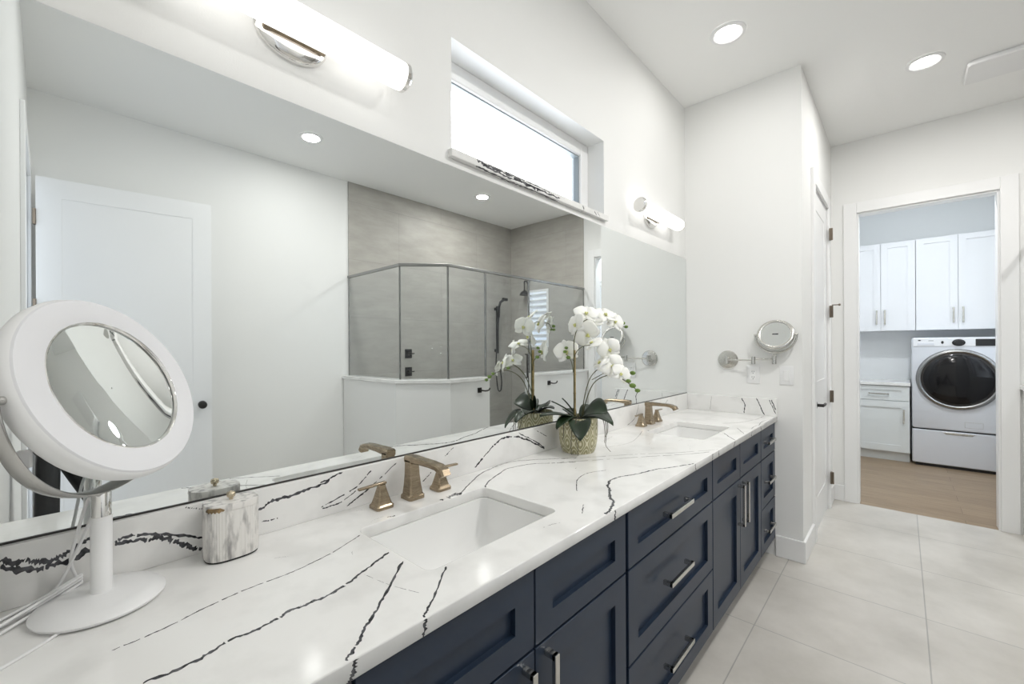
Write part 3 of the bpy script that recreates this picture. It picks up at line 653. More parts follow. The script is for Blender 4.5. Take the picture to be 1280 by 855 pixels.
fn = MB(); fp = rrect(3.77, 4.05, -1.745, -1.452, 0.02)
fn.loft([[(x, y, z) for x, y in rrect(3.77+i, 4.05-i, -1.745+i, -1.452-i, 0.02)] for i, z in ((0.012, CZ), (0.012, CZ-0.012), (0, CZ-0.013), (0, CZ-0.026), (0.006, CZ-0.032))])
tag(fn.build('exhaust_fan_cover', M['plastic'], smooth=30), 'square white fan cover on the ceiling by the laundry doorway', 'fan')
b = MB()
area_lamp('laundry_fill', (5.15, -1.35, CZ-0.02), (0, 0, 0), 0.12, 16, (0.92, 0.965, 1.0))  # cool fill added to brighten the laundry, has no fixture

# ================================================================== lighted mirror on its stand
PV = Vector((0.072, -0.139, 1.261)); AZ, EL = -0.774, 0.404
N = Vector((math.cos(EL)*math.cos(AZ), math.cos(EL)*math.sin(AZ), math.sin(EL)))
A = Vector((0, 0, 1)).cross(N).normalized()
C = PV + N*0.018
lm = thing('makeup_mirror', (0.062, -0.112, CT1), 'round white magnifying mirror with light ring on a pedestal at left of counter', 'makeup mirror')
b = MB(); b.lathe([(0, 0.0005), (0.080, 0.0005), (0.087, 0.004), (0.088, 0.008), (0.084, 0.013), (0.06, 0.018), (0.03, 0.021), (0.0155, 0.024), (0.0145, 0.03), (0.0145, 0.155)], (0.062, -0.112, CT1), n=56)
b.build('pedestal', M['plastic'], lm, smooth=50)
b = MB(); b.lathe([(0.0135, 0.155), (0.0135, 0.196), (0.012, 0.198), (0, 0.198)], (0.062, -0.112, CT1), n=32); cl = b.build('collar', M['chrome'], lm, smooth=40)
# semicircular fork carrying the disc
b = MB(); FR = 0.1745; rings = []
for kk in range(41):
    t = PI + PI*kk/40
    rd = A*math.cos(t) + Vector((0, 0, 1))*math.sin(t); q = A.cross(Vector((0, 0, 1))).normalized()
    ctr = PV + rd*FR + Vector((-0.009, 0.024, -0.004))*max(0, -math.sin(t))**3
    w = 0.006 + 0.012*max(0, -math.sin(t))**0.7
    rings.append([ctr + q*w*math.cos(u)*1.0 + rd*0.0045*math.sin(u) for u in [2*PI*j/10 for j in range(10)]])
b.loft(rings)
for s in (-1, 1): b.tube([PV + A*s*0.150, PV + A*s*(FR+0.001)], 0.006, 14)
b.build('fork', M['fork'], lm, smooth=50)
b = MB(); b.lathe([(0.1165, -0.006), (0.1165, 0.0), (0.157, -0.0002), (0.1605, -0.003), (0.1635, -0.010), (0.1635, -0.022), (0.159, -0.034), (0.142, -0.041), (0, -0.043)], C, N, 72, cap=False)
hs = b.build('mirror_housing', M['plastic'], lm, smooth=40)
b = MB(); b.lathe([(0.1165, 0.0004), (0.118, 0.0014), (0.157, 0.0012), (0.159, -0.0015)], C, N, 72, cap=False); b.build('light_ring', M['diffuser'], hs, smooth=40)
b = MB(); RC = 0.62
b.loft([[C + N*(-0.004 - 0.0 + (r*r - 0.1165**2)/(2*RC)) + (A*math.cos(t) + N.cross(A)*math.sin(t))*r for t in [2*PI*j/72 for j in range(72)]] for r in (0.1163, 0.1, 0.085, 0.07, 0.055, 0.04, 0.025, 0.01, 0.001)], cap=False)
b.build('magnifying_glass', M['mirror'], lm, smooth=80)
b = MB(); b.lathe([(0.1135, -0.0035), (0.1145, 0.0012), (0.1165, 0.0022), (0.1180, 0.0008)], C, N, 72, cap=False); b.build('bezel', M['chrome'], hs, smooth=60)
b = MB(); bc = PV - N*0.008 - A*0.13 - Vector((0, 0, 1))*0.085
b.box(-0.008, 0.008, -0.006, 0.006, -0.013, 0.013, 0.003, mtx=Matrix.Translation(bc)); b.build('switch_tab', M['plastic'], lm)
# cord: from the fork down to a folded bundle against the backsplash, one end running forward on the counter
b = MB(); cr = 0.0027
b.tube([(0.060, -0.108, 1.084), (0.046, -0.085, 1.06), (0.034, -0.06, 1.0), (0.026, -0.045, 0.95), (0.032, -0.036, 0.915), (0.036, -0.030, 0.898)], cr, 8, smooth=8)
b.tube([(0.064, -0.106, 1.083), (0.055, -0.078, 1.04), (0.040, -0.055, 0.985), (0.022, -0.045, 0.935), (0.008, -0.042, 0.905), (-0.01, -0.05, 0.892)], cr, 8, smooth=8)
for k_ in range(6):
    dy = 0.0047*k_; dz = 0.0045*((k_*2) % 3)
    b.tube([(-0.086, -0.150 + dy*2.2, 0.8845 + dz), (-0.05, -0.112 + dy*1.6, 0.887 + dz), (-0.005, -0.076 + dy*0.8, 0.892 + dz*1.3), (0.026, -0.052 + dy*0.6, 0.899 + dz*1.2), (0.039, -0.042 + dy*0.5, 0.902 + dz*1.2), (0.034, -0.030, 0.899 + dz), (0.01, -0.045, 0.893 + dz)], cr, 8, smooth=6)
b.tube([(0.030, -0.150, 0.8842), (0.0, -0.185, 0.8842), (-0.03, -0.21, 0.8842), (-0.062, -0.235, 0.8842), (-0.088, -0.25, 0.8842)], cr, 8, smooth=6)
b.build('power_cord', M['cord'], lm, smooth=60)

# ================================================================== marble canister
cx, cy = 0.268, -0.073
cn = thing('marble_canister', (cx, cy, CT1), 'oval fluted white marble canister with small gold knob on the counter', 'canister')
def oval(z, a, c, flute=0.0, n=180):
    out = []
    for k_ in range(n):
        t = 2*PI*k_/n; f = 1 - flute*abs(math.sin(t*26))
        e = 0.72
        out.append((cx + a*f*math.copysign(abs(math.cos(t))**e, math.cos(t)), cy + c*f*math.copysign(abs(math.sin(t))**e, math.sin(t)), z))
    return out
ov = lambda z, s, fl=0.0: oval(z, 0.0505*s, 0.038*s, fl)
MB().loft([ov(CT1+0.0005, 0.955), ov(CT1+0.004, 0.955)]).build('foot_pad', M['felt'], cn)
MB().loft([ov(CT1+0.004, 0.97), ov(CT1+0.007, 1.0, 0.035), ov(CT1+0.104, 1.0, 0.035), ov(CT1+0.106, 0.98)]).build('canister_body', M['marble'], cn, smooth=25)
ldm = MB(); ldm.loft([ov(CT1+0.1065, 0.985), ov(CT1+0.108, 1.0, 0.006), ov(CT1+0.117, 1.0, 0.006), ov(CT1+0.119, 0.98), ov(CT1+0.1195, 0.9)])
li = ldm.build('lid', M['marble'], cn, smooth=25)
b = MB(); b.lathe([(0.004, 0), (0.004, 0.004), (0.0075, 0.006), (0.009, 0.011), (0.0075, 0.016), (0, 0.0185)], (cx, cy, CT1+0.1195), n=24); b.build('knob', M['gold'], li, smooth=60)
b = MB(); up_, lo_ = [], []
for k_ in range(19):
    t = (1.10 + 0.017*k_)*PI; pt = lambda q, zz: (cx + 0.0505*q*math.copysign(abs(math.cos(t))**0.72, math.cos(t)), cy + 0.038*q*math.copysign(abs(math.sin(t))**0.72, math.sin(t)), CT1+zz)
    e_ = min(1, k_/3, (18-k_)/3)
    up_.append(pt(1.006, 0.1115 + 0.0045*e_)); lo_.append(pt(1.006, 0.1105 - (0.0025 + 0.002*math.sin(k_*1.9) - 0.0)*e_ - 0.001))
b.loft([up_, lo_], cap=False, closed=False)
solid(b.build('stone_patch', M['goldstain'], li), 0.0008)

# ================================================================== orchid in its pot
px, py = 1.538, -0.125
orc = thing('potted_orchid', (px, py, CT1), 'white orchid in a sage green leaf-patterned pot on the counter between the sinks', 'plant')
b = MB(); b.lathe([(0, 0.0005), (0.066, 0.0005), (0.069, 0.004), (0.069, 0.010), (0.073, 0.014), (0.080, 0.045), (0.083, 0.085), (0.083, 0.135), (0.0825, 0.147), (0.080, 0.149), (0.077, 0.146), (0.077, 0.125), (0, 0.125)], (px, py, CT1), n=64)
b.build('flower_pot', M['pot'], orc, smooth=45)
b = MB()
b.lathe([(0.0765, 0.1255), (0.0765, 0.128), (0.05, 0.137), (0, 0.142)], (px, py, CT1), n=40); b.build('moss', M['soil'], orc, smooth=60)
def leaf(p0, dirv, L, W, rise, droop, roll=0.0, name='leaf', m='leaf', t=0.0028, parent=None):
    """strap leaf: midrib rises then droops, folded along the midrib"""
    d = Vector((*dirv, 0)).normalized(); s_ = Vector((-d.y, d.x, 0)); b = MB(); rings = []
    n = 12
    for i in range(n+1):
        u = i/n; w = W*(math.sin(PI*min(1, u*0.93+0.05))**0.62); c = Vector(p0) + d*L*u + Vector((0, 0, rise*u*1.0 - droop*u*u))
        row = []
        for j in range(-3, 4):
            v = j/3; row.append(c + (s_*math.cos(roll) + Vector((0, 0, 1))*math.sin(roll))*w*v + Vector((0, 0, 0.22*W*abs(v)**1.5)))
        rings.append(row)
    b.loft(rings, cap=False, closed=False)
    return solid(b.build(name, M[m], parent, smooth=80), t)
zb = CT1 + 0.142
leaf((px-0.035, py-0.03, zb-0.004), (-0.80, -0.56), 0.098, 0.046, 0.050, 0.115, parent=orc)    # drooping towards the viewer, over the rim
leaf((px-0.03, py+0.005, zb), (-0.86, 0.50), 0.150, 0.034, 0.065, 0.050, parent=orc)            # left
leaf((px-0.025, py-0.005, zb), (-0.98, 0.1), 0.12, 0.030, 0.055, 0.085, parent=orc)
leaf((px+0.0, py-0.02, zb), (0.05, -0.98), 0.115, 0.048, 0.150, 0.120, 0.7, parent=orc)         # right upright pair
leaf((px+0.02, py-0.02, zb), (0.45, -0.88), 0.120, 0.046, 0.105, 0.135, 0.5, parent=orc)
leaf((px+0.02, py-0.0, zb), (0.95, -0.3), 0.11, 0.042, 0.110, 0.11, 0.3, parent=orc)
leaf((px, py+0.02, zb), (0.35, 0.9), 0.075, 0.030, 0.07, 0.05, parent=orc)
leaf((px-0.02, py, zb+0.01), (-0.62, 0.45), 0.105, 0.008, 0.085, 0.02, t=0.004, parent=orc)
leaf((px-0.01, py+0.005, zb+0.01), (-0.5, 0.4), 0.06, 0.008, 0.095, 0.02, t=0.004, parent=orc)
sx_, sy_ = 1.519, -0.121
b = MB(); b.tube([(sx_, sy_, CT1+0.13), (sx_, sy_, 1.315)], 0.0052, 10)
for z in (1.06, 1.13, 1.21, 1.28): b.lathe([(0.0054, -0.003), (0.0064, 0), (0.0054, 0.003)], (sx_, sy_, z), n=12)
b.build('stake', M['stake'], orc, smooth=50)
def stem(pts, r=0.0024):
    b = MB(); b.tube(pts, lambda t: r*(1-0.35*t), 8, smooth=8); return b.build('flower_stem', M['stem'], orc, smooth=60)
stem([(1.510, -0.122, 1.015), (1.511, -0.124, 1.15), (1.511, -0.124, 1.30), (1.508, -0.128, 1.36), (1.525, -0.138, 1.415), (1.575, -0.150, 1.447), (1.65, -0.165, 1.452), (1.72, -0.18, 1.445), (1.755, -0.195, 1.425), (1.80, -0.212, 1.42)])
stem([(1.511, -0.12, 1.27), (1.512, -0.14, 1.312), (1.513, -0.18, 1.334), (1.52, -0.23, 1.334), (1.55, -0.275, 1.322)], 0.002)
stem([(1.512, -0.12, 1.22), (1.512, -0.11, 1.265), (1.52, -0.085, 1.29), (1.535, -0.060, 1.30)], 0.0018)
stem([(1.545, -0.14, 1.02), (1.54, -0.165, 1.10), (1.535, -0.20, 1.17), (1.528, -0.25, 1.205), (1.518, -0.31, 1.215), (1.508, -0.365, 1.195), (1.503, -0.416, 1.163)])
stem([(1.55, -0.135, 1.02), (1.545, -0.155, 1.12), (1.535, -0.19, 1.20), (1.525, -0.24, 1.24), (1.52, -0.29, 1.245)])
def roots(pts):
    b = MB(); b.tube(pts, lambda t: 0.0021*(1-0.5*t), 7, smooth=7); b.build('aerial_root', M['root'], orc, smooth=60)
for q in ([(-0.05, -0.02, 0.15), (-0.085, -0.028, 0.145), (-0.098, -0.035, 0.10), (-0.105, -0.035, 0.05), (-0.115, -0.045, 0.012)],
          [(-0.045, -0.03, 0.15), (-0.082, -0.045, 0.146), (-0.094, -0.05, 0.09), (-0.092, -0.06, 0.04), (-0.10, -0.065, 0.008)],
          [(-0.05, 0.0, 0.15), (-0.092, 0.005, 0.14), (-0.107, 0.0, 0.09), (-0.118, -0.005, 0.06)],
          [(0.04, -0.05, 0.15), (0.062, -0.085, 0.15), (0.066, -0.098, 0.11), (0.062, -0.10, 0.06), (0.05, -0.105, 0.03), (0.055, -0.125, 0.006)],
          [(0.045, -0.045, 0.15), (0.072, -0.08, 0.155), (0.082, -0.095, 0.12), (0.076, -0.098, 0.08), (0.068, -0.09, 0.06)],
          [(0.03, -0.05, 0.15), (0.055, -0.085, 0.14), (0.06, -0.095, 0.09), (0.052, -0.098, 0.04)]):
    roots([(px+x, py+y, CT1+z) for x, y, z in q])
def flower(c, face, size, roll, cup=0.25):
    n = Vector(face).normalized(); a = Vector((0, 0, 1)).cross(n).normalized(); u = n.cross(a)
    ca, sa = math.cos(roll), math.sin(roll); a, u = a*ca + u*sa, u*ca - a*sa
    c = Vector(c); b = MB()
    def pet(ang, L, W, lift, off):
        d = u*math.cos(ang) + a*math.sin(ang); s_ = a*math.cos(ang) - u*math.sin(ang); rings = []
        for i in range(9):
            t = i/8; w = W*math.sin(PI*min(1.0, 0.08 + t*0.90))**0.55*(0.45 + 0.55*math.sin(PI*min(1, t*0.8+0.12)))
            z = lift*math.sin(t*PI*0.8) - cup*L*t*t*0.5
            rings.append([c + d*(L*t) + s_*(w*j/3) + n*(off + z - 0.16*w*(j/3)**2 + 0.0015*math.sin(7*t+j)) for j in range(-3, 4)])
        b.loft(rings, cap=False, closed=False)
    for ang in (0, 2.25, -2.25): pet(ang, size*0.52, size*0.20, 0.006, 0.0)          # sepals
    for ang in (1.22, -1.22): pet(ang, size*0.56, size*0.36, 0.008, 0.004)           # broad petals
    f = solid(b.build('flower', M['petal'], orc, smooth=80), 0.0009)
    b = MB(); mt = Matrix((( a.x, u.x, n.x, c.x), (a.y, u.y, n.y, c.y), (a.z, u.z, n.z, c.z), (0, 0, 0, 1)))
    t = bmesh.new(); bmesh.ops.create_uvsphere(t, u_segments=10, v_segments=7, radius=size*0.055); b.join(t, mt @ Matrix.Translation((0, -size*0.06, size*0.10)) @ Matrix.Diagonal((0.8, 1.5, 1.0, 1)))
    for s in (-1, 1):
        t = bmesh.new(); bmesh.ops.create_uvsphere(t, u_segments=8, v_segments=6, radius=size*0.040); b.join(t, mt @ Matrix.Translation((s*size*0.05, -size*0.02, size*0.11)) @ Matrix.Diagonal((0.6, 1.2, 0.9, 1)))
    b.build('lip', M['lip'], f, smooth=80)
CAMV = Vector((-0.82, -0.55, -0.05))
random.seed(21)
for c, fv, s, rl in (((1.492, -0.150, 1.422), (-0.9, 0.3, 0.15), 0.098, 0.3), ((1.550, -0.160, 1.468), (-0.5, -0.5, 0.65), 0.104, -0.2), ((1.612, -0.150, 1.440), (-0.75, -0.45, 0.35), 0.100, 0.5),
                     ((1.672, -0.178, 1.468), (-0.3, -0.6, 0.7), 0.104, 0.1), ((1.738, -0.190, 1.442), (-0.3, -0.85, 0.3), 0.094, -0.4), ((1.548, -0.165, 1.383), (-0.8, -0.45, -0.35), 0.112, 0.9),
                     ((1.535, -0.068, 1.308), (-0.80, -0.55, 0.1), 0.104, 0.25), ((1.522, -0.212, 1.340), (-0.4, 0.1, 0.75), 0.092, -0.7),
                     ((1.550, -0.268, 1.318), (-0.6, -0.75, 0.0), 0.096, 0.4), ((1.522, -0.250, 1.262), (-0.5, 0.3, 0.6), 0.092, -0.2),
                     ((1.518, -0.300, 1.252), (-0.75, -0.6, 0.3), 0.095, 0.6), ((1.512, -0.340, 1.222), (-0.4, -0.8, 0.3), 0.080, -0.5)):
    flower(c, fv, s, rl)
for c, r in (((1.790, -0.205, 1.437), 0.009), ((1.803, -0.214, 1.420), 0.008), ((1.765, -0.200, 1.418), 0.006), ((1.505, -0.395, 1.180), 0.011), ((1.503, -0.416, 1.163), 0.009), ((1.51, -0.375, 1.196), 0.009),
             ((1.595, -0.350, 1.222), 0.010), ((1.515, -0.092, 1.283), 0.009), ((1.513, -0.076, 1.308), 0.008), ((1.51, -0.085, 1.325), 0.007)):
    MB().sphere(c, r, (0.8, 1.25, 0.85)).build('bud', M['bud'], orc, smooth=80)
stem([(1.545, -0.19, 1.19), (1.57, -0.27, 1.23), (1.595, -0.350, 1.222)], 0.0016)

# ================================================================== makeup mirror on the end wall
pz = 1.236
wm = thing('swing_arm_mirror', (EX, -0.284, pz), 'small round nickel mirror on a swing arm on the end wall', 'makeup mirror')
b = MB(); b.lathe([(0, 0), (0.062, 0), (0.062, 0.008), (0.056, 0.014), (0.020, 0.018), (0.014, 0.03), (0, 0.031)], (EX, -0.284, pz), (-1, 0, 0), 40); b.build('wall_plate', M['nickel'], wm, smooth=35)
J0, J1, J2 = Vector((EX-0.035, -0.284, pz)), Vector((EX-0.062, -0.450, pz)), Vector((EX-0.030, -0.560, pz+0.004))
b = MB(); b.tube([J0 - Vector((0, 0, 0.025)), J0 + Vector((0, 0, 0.025))], 0.011, 16); b.tube([J0, J1], 0.0055, 12); b.build('arm', M['nickel'], wm, smooth=40)
b = MB(); b.tube([J1 - Vector((0, 0, 0.024)), J1 + Vector((0, 0, 0.024))], 0.012, 16); b.tube([J1 + Vector((0, 0, 0.008)), J2 + Vector((0, 0, 0.004))], 0.0055, 12); b.build('elbow', M['nickel'], wm, smooth=40)
DC = Vector((EX-0.055, -0.572, 1.398)); dn = Vector((-0.90, -0.05, 0.43)).normalized(); da = Vector((0, 0, 1)).cross(dn).normalized(); du = dn.cross(da)
b = MB(); b.tube([J2 - Vector((0, 0, 0.026)), J2 + Vector((0, 0, 0.026))], 0.013, 16)
fp_ = [DC + (da*math.cos(t) + Vector((0, 0, 1))*math.sin(t))*0.112 for t in [PI + PI*k_/24 for k_ in range(25)]]
b.tube(fp_, 0.0055, 10); b.tube([J2 + Vector((0, 0, 0.02)), fp_[12]], 0.006, 10)
for s in (-1, 1): b.tube([DC + da*s*0.095, DC + da*s*0.118], 0.006, 12)
b.build('fork', M['nickel'], wm, smooth=50)
b = MB(); b.lathe([(0.082, 0.010), (0.088, 0.013), (0.098, 0.011), (0.102, 0.004), (0.102, -0.004), (0.098, -0.011), (0.088, -0.013), (0.082, -0.010)], DC, dn, 56, cap=False); rim = b.build('rim', M['nickel'], wm, smooth=50)
b = MB(); b.lathe([(0, 0.0085), (0.0825, 0.0085), (0.0825, -0.0085), (0, -0.0085)], DC, dn, 56); b.build('mirror_glass', M['mirror'], wm)
b = MB(); b.box(-0.016, 0.016, -0.004, 0.004, 0.0086, 0.0092, 0, mtx=Matrix(((da.x, du.x, dn.x, DC.x), (da.y, du.y, dn.y, DC.y), (da.z, du.z, dn.z, DC.z), (0, 0, 0, 1)))); b.build('sticker', M['label'], wm)
# outlet and switch
def plate(name, y, label, cat):
    b = MB(); z = 1.143
    b.box(EX-0.006, EX, y-0.037, y+0.037, z-0.059, z+0.059, 0.003)
    return tag(b.build(name, M['plastic'], smooth=30), label, cat), z
o, z = plate('wall_outlet', -0.436, 'white duplex outlet on the end wall under the swing-arm mirror', 'outlet')
b = MB(); b.box(EX-0.0085, EX-0.0061, -0.452, -0.420, z-0.034, z+0.034, 0.002); rc = b.build('receptacle', M['trim'], o)
b = MB()
for zz in (z+0.018, z-0.018):
    for dy in (-0.006, 0.006): b.box(EX-0.0092, EX-0.0086, -0.436+dy-0.0012, -0.436+dy+0.0012, zz-0.004, zz+0.005)
    b.lathe([(0, 0), (0.0026, 0), (0.0026, 0.0006), (0, 0.0006)], (EX-0.0086, -0.436, zz-0.010), (-1, 0, 0), 12)
b.build('slots', M['label'], rc)
o, z = plate('light_switch', -0.622, 'white rocker light switch on the end wall near its corner', 'switch')
b = MB(); b.box(EX-0.0100, EX-0.0061, -0.638, -0.606, z-0.033, z+0.033, 0.002, mtx=None); b.build('rocker', M['trim'], o)

# ================================================================== shower
ZG0, ZG1 = 1.046, 2.046
def glass_panel(p, q, z0, z1, label, name='shower_glass_panel'):
    p, q = Vector((*p, 0)), Vector((*q, 0)); d = (q-p).normalized(); n = Vector((-d.y, d.x, 0))*0.005; p = p + d*0.004; q = q - d*0.004
    b = MB(); b.loft([[(v.x, v.y, z) for v in (p-n, q-n, q+n, p+n)] for z in (z0, z1)])
    o = tag(b.build(name, M['showerglass']), label, 'glass panel', 'clear shower glass panels')
    for v in (p, q): MB().box(v.x-0.0028, v.x+0.0028, v.y-0.0052, v.y+0.0052, z0, z1).build('edge_seal', M['railmetal'], o)
    return o
glass_panel(GP[0], GP[1], ZG0, ZG1, 'shower glass panel meeting the back wall, first from the left in the mirror')
glass_panel(GP[1], GP[2], ZG0, ZG1, 'diagonal corner shower glass panel, second from the left in the mirror')
glass_panel(GP[2], GP[3], ZG0, ZG1, 'shower glass panel between the diagonal corner and the shower door')
glass_panel(GQ[0], GQ[1], ZG0, ZG1, 'shower glass panel right of the shower door above the short ledge')
dr = glass_panel((2.862, -1.83), (3.503, -1.83), 0.02, ZG1-0.004, 'tall clear glass shower door reaching to the floor', 'shower_door')
dr['category'] = 'door'; del dr['group']
b = MB(); b.tube([(3.44, -1.818, 1.0), (3.44, -1.795, 1.0), (3.44, -1.795, 1.25), (3.44, -1.818, 1.25)], 0.009, 10); b.build('pull_handle', M['darkmetal'], dr, smooth=40)
b = MB(); slab_path(b, [*GP, *GQ], 0.014, ZG1+0.001, ZG1+0.026); tag(b.build('glass_header_rail', M['railmetal'], bevel=0.003), 'grey metal rail running along the top of the shower glass', 'rail')
hs2 = thing('hand_shower', (4.24, BY+0.01, 1.2), 'black hand shower on a slide bar on the shower back wall', 'hand shower')
yb = BY + 0.01
b = MB(); b.box(4.22, 4.26, yb+0.04, yb+0.06, 1.24, 1.90, 0.004); b.box(4.225, 4.255, yb, yb+0.05, 1.26, 1.30, 0.003); b.box(4.225, 4.255, yb, yb+0.05, 1.84, 1.88, 0.003); b.build('slide_bar', M['blk'], hs2)
b = MB(); b.tube([(4.24, yb+0.08, 1.74), (4.235, yb+0.09, 1.88), (4.25, yb+0.10, 1.95), (4.30, yb+0.11, 1.985)], 0.017, 12); b.box(4.285, 4.375, yb+0.095, yb+0.13, 1.975, 2.015, 0.006, mtx=None); b.build('handset', M['blk'], hs2, smooth=40)
b = MB(); b.tube([(4.24, yb+0.08, 1.74), (4.215, yb+0.08, 1.5), (4.20, yb+0.06, 1.1), (4.24, yb+0.05, 0.76), (4.30, yb+0.05, 0.72), (4.33, yb+0.04, 0.85), (4.32, yb+0.02, 1.02), (4.31, yb, 1.06)], 0.008, 8, smooth=8); b.build('hose', M['blk'], hs2, smooth=60)
b = MB(); b.lathe([(0, 0), (0.028, 0), (0.028, 0.008), (0.012, 0.012), (0, 0.013)], (4.31, yb, 1.06), (0, 1, 0), 24); b.build('wall_elbow', M['blk'], hs2)
HX, HY = 4.50, -2.745
sh = thing('rain_shower', (RX-0.01, HY, 2.25), 'black round rain shower on a drop arm beside the shuttered window', 'shower head')
b = MB(); b.lathe([(0, 0), (0.03, 0), (0.03, 0.008), (0.012, 0.012), (0, 0.013)], (RX-0.01, HY, 2.25), (-1, 0, 0), 24); b.tube([(RX-0.012, HY, 2.25), (RX-0.05, HY, 2.25), (HX, HY, 2.24), (HX, HY, 2.20), (HX, HY, 2.12)], 0.010, 10, smooth=5); b.build('arm', M['blk'], sh, smooth=50)
b = MB(); b.lathe([(0.012, 0.070), (0.018, 0.058), (0.05, 0.040), (0.070, 0.006), (0.070, -0.006), (0, -0.007)], (HX, HY, 2.055), n=40); b.build('spray_plate', M['blk'], sh, smooth=40)
for z, lb in ((1.258, 'upper black square shower valve on the tiled back wall'), (1.05, 'lower black square shower valve on the tiled back wall')):
    v = thing('shower_valve', (2.816, yb, z), lb, 'shower valve', 'black shower valves')
    b = MB(); b.box(2.77, 2.862, yb, yb+0.01, z-0.052, z+0.052, 0.004); b.build('valve_plate', M['blk'], v)
    b = MB(); b.lathe([(0.02, 0), (0.02, 0.03), (0.014, 0.034), (0, 0.035)], (2.816, yb+0.01, z), (0, 1, 0), 20); b.box(2.808, 2.875, yb+0.028, yb+0.042, z-0.007, z+0.007, 0.003); b.build('valve_handle', M['darkmetal'], v)
for x, lb in ((2.72, 'dark wall hook on the angled knee wall left of the shower door'), (3.78, 'dark wall hook on the short knee wall right of the shower door')):
    y0 = -1.772; r = thing('robe_hook', (x, y0, 0.927), lb, 'hook', 'robe hooks')
    b = MB(); b.box(x-0.024, x+0.024, y0, y0+0.012, 0.903, 0.951, 0.004); b.build('hook_plate', M['darkmetal'], r)
    b = MB(); b.tube([(x, y0+0.01, 0.927), (x+0.005, y0+0.04, 0.925), (x+0.035, y0+0.052, 0.921), (x+0.07, y0+0.055, 0.926), (x+0.085, y0+0.056, 0.945)], 0.007, 10, smooth=6); b.build('hook_arm', M['darkmetal'], r, smooth=50)

# ================================================================== laundry room
LM = Matrix(((0, 1, 0, 0), (-1, 0, 0, 0), (0, 0, 1, 0), (0, 0, 0, 1)))       # local x -> -y, local y -> +x
WX, WY0, WY1 = 6.5, -1.92, -1.232
wa = thing('washing_machine', (6.8, (WY0+WY1)/2, 0), 'silver front-load washer with dark round door on a drawer pedestal', 'washing machine')
b = MB()
b.loft([[(x, y, z) for y, z in rrect(WY0+i, WY1-i, 0.413+i, 1.41-i, 0.025)] for x, i in ((7.08, 0.004), (6.53, 0), (6.508, 0.003), (6.50, 0.012))]); b.build('washer_body', M['washer'], wa, smooth=35)
b = MB(); b.loft([[(x, y, z) for y, z in rrect(WY0+i, WY1-i, 0.03+i, 0.402-i, 0.015)] for x, i in ((7.08, 0.004), (6.53, 0), (6.508, 0.003), (6.50, 0.010))]); b.mi = 1; b.box(6.53, 7.05, WY0+0.03, WY1-0.03, 0.0, 0.031)
b.box(6.52, 7.06, WY0+0.005, WY1-0.005, 0.4025, 0.4125); ped = b.build('pedestal', [M['washer'], M['blk']], wa, smooth=35)
b = MB(); b.loft([[(x, y, z) for y, z in pts] for x, pts in ((6.4995, [(-1.47, 0.392), (-1.72, 0.392), (-1.69, 0.366), (-1.50, 0.366)]), (6.497, [(-1.475, 0.389), (-1.715, 0.389), (-1.688, 0.369), (-1.502, 0.369)]))]); b.build('drawer_grip', M['nickel'], ped)
b = MB(); b.box(6.492, 6.501, WY0+0.012, WY1-0.012, 1.312, 1.402, 0.004); pn = b.build('control_panel', M['washer_panel'], wa)
b = MB(); b.box(6.487, 6.493, -1.90, -1.715, 1.316, 1.388, 0.003); b.build('display', M['blk'], pn)
b = MB(); b.lathe([(0.050, 0), (0.048, 0.012), (0.044, 0.016), (0.036, 0.018), (0.034, 0.030), (0, 0.031)], (6.492, -1.594, 1.352), (-1, 0, 0), 36, sx=1.0, sy=0.72); b.build('selector_knob', M['blk'], pn, smooth=35)
b = MB(); b.lathe([(0.013, 0), (0.013, 0.004), (0, 0.005)], (6.492, -1.473, 1.355), (-1, 0, 0), 20, sx=0.8, sy=1.2); b.build('power_button', M['blk'], pn)
b = MB(); b.box(6.489, 6.494, -1.41, -1.277, 1.325, 1.350, 0.002); b.build('detergent_drawer', M['washer'], pn)
b = MB(); b.lathe([(0.012, 0), (0.012, 0.001), (0, 0.001)], (6.4918, -1.295, 1.378), (-1, 0, 0), 20, sx=1.0, sy=0.55); b.box(6.4905, 6.4918, -1.405, -1.365, 1.372, 1.376); b.build('emblem', M['label'], pn)
dc = (6.50, -1.585, 0.962)
b = MB(); b.lathe([(0.322, 0), (0.322, 0.015), (0.314, 0.030), (0.296, 0.036), (0.284, 0.030), (0.280, 0.018)], dc, (-1, 0, 0), 72, cap=False); wdr = b.build('washer_door', M['railmetal'], wa, smooth=40)
b = MB(); b.lathe([(0.284, 0.018), (0.280, 0.024), (0.262, 0.026), (0.258, 0.02)], dc, (-1, 0, 0), 72, cap=False); b.build('door_ring', M['darkmetal'], wdr, smooth=40)
b = MB(); b.lathe([(0.272, 0.020), (0.262, 0.027), (0.22, 0.040), (0.14, 0.051), (0.06, 0.055), (0, 0.056)], dc, (-1, 0, 0), 72); b.build('door_glass', M['darkglass'], wdr, smooth=60)
b = MB(); frame_boxes(b, 'x', 6.4985, 6.5005, -1.767, -1.636, 0.455, 0.515, 0.002); b.build('filter_hatch', M['nickel'], wa)
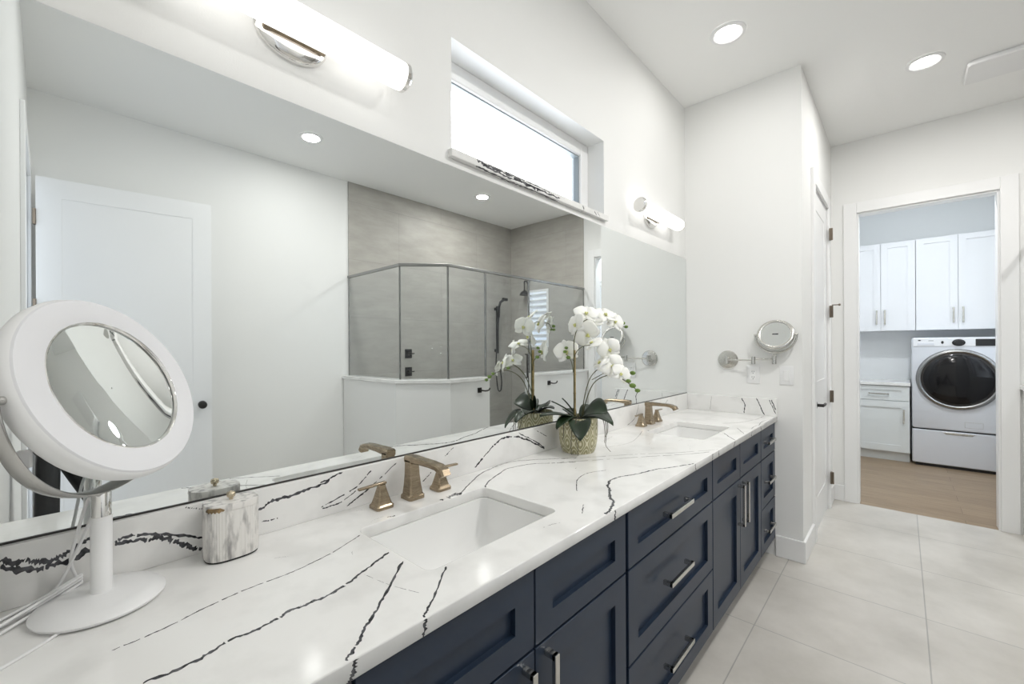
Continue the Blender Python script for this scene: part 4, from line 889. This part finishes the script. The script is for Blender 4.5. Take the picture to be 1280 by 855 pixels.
# base cabinet beside the washer
bc_ = thing('base_cabinet', (6.8, -0.95, 0), 'pale grey base cabinet with drawer and door left of the washer', 'cabinet')
bx0, bx1 = 0.685, 1.215      # local x = -y
b = MB(); b.box(bx0, bx1, 6.537, 7.098, 0.108, 0.868, mtx=LM); b.box(bx0+0.002, bx1-0.002, 6.585, 7.09, 0, 0.108, mtx=LM); b.build('cabinet_body', M['greycab'], bc_)
d = shaker('drawer', M['greycab'], bx0+0.003, bx1-0.003, 0.695, 0.860, 6.517, bc_, 0.065, 0.045, LM); bar_pull((0.95, 6.517, 0.768), 0.18, False, d, M['nickel'], 0.03, LM)
d = shaker('door', M['greycab'], bx0+0.003, bx1-0.003, 0.112, 0.689, 6.517, bc_, 0.070, 0.075, LM); bar_pull((1.165, 6.517, 0.52), 0.16, True, d, M['nickel'], 0.03, LM)
b = MB(); b.box(6.492, 7.098, -1.222, -0.625, 0.869, 0.902, 0.003); tag(b.build('laundry_countertop', M['quartz']), 'short white quartz countertop on the base cabinet beside the washer', 'countertop')
for x0, xs, x1, lb in ((0.66, 0.967, 1.269, 'white two-door wall cabinet above the laundry counter'), (1.272, 1.610, 1.948, 'white two-door wall cabinet above the washer')):
    r = thing('wall_cabinet', (6.92, -(x0+x1)/2, 1.497), lb, 'cabinet', 'white laundry wall cabinets')
    b = MB(); b.box(x0, x1, 6.77, 7.098, 1.497, 2.545, mtx=LM); b.build('cabinet_body', M['whitecab'], r)
    for a, c, p in ((x0+0.002, xs-0.002, xs-0.037), (xs+0.002, x1-0.002, xs+0.037)):
        d = shaker('door', M['whitecab'], a, c, 1.500, 2.542, 6.75, r, 0.062, 0.062, LM); bar_pull((p, 6.75, 1.66), 0.17, True, d, M['nickel'], 0.03, LM)

# ================================================================== tripod standing under the camera, seen in the mirror
tp = thing('camera_tripod', (0.0, -1.16, 0), 'black tripod reflected at the left edge of the vanity mirror', 'tripod')
ap = Vector((0.0, -1.16, 1.02))
for f_ in ((-0.02, -0.80, 0.012), (0.46, -1.10, 0.012), (-0.02, -1.58, 0.012)):
    b = MB(); f_ = Vector(f_); b.tube([ap, ap.lerp(f_, 0.5)], 0.031, 12); b.tube([ap.lerp(f_, 0.48), f_], 0.024, 12); b.sphere(f_, 0.012 if False else 0.02, (1, 1, 0.6)); b.build('leg', M['blk'], tp, smooth=40)
b = MB(); b.lathe([(0.03, -0.08), (0.055, -0.03), (0.055, 0.03), (0.02, 0.05), (0.02, 0.16), (0.04, 0.17), (0.04, 0.19), (0, 0.19)], ap, n=24); b.build('head', M['blk'], tp, smooth=40)
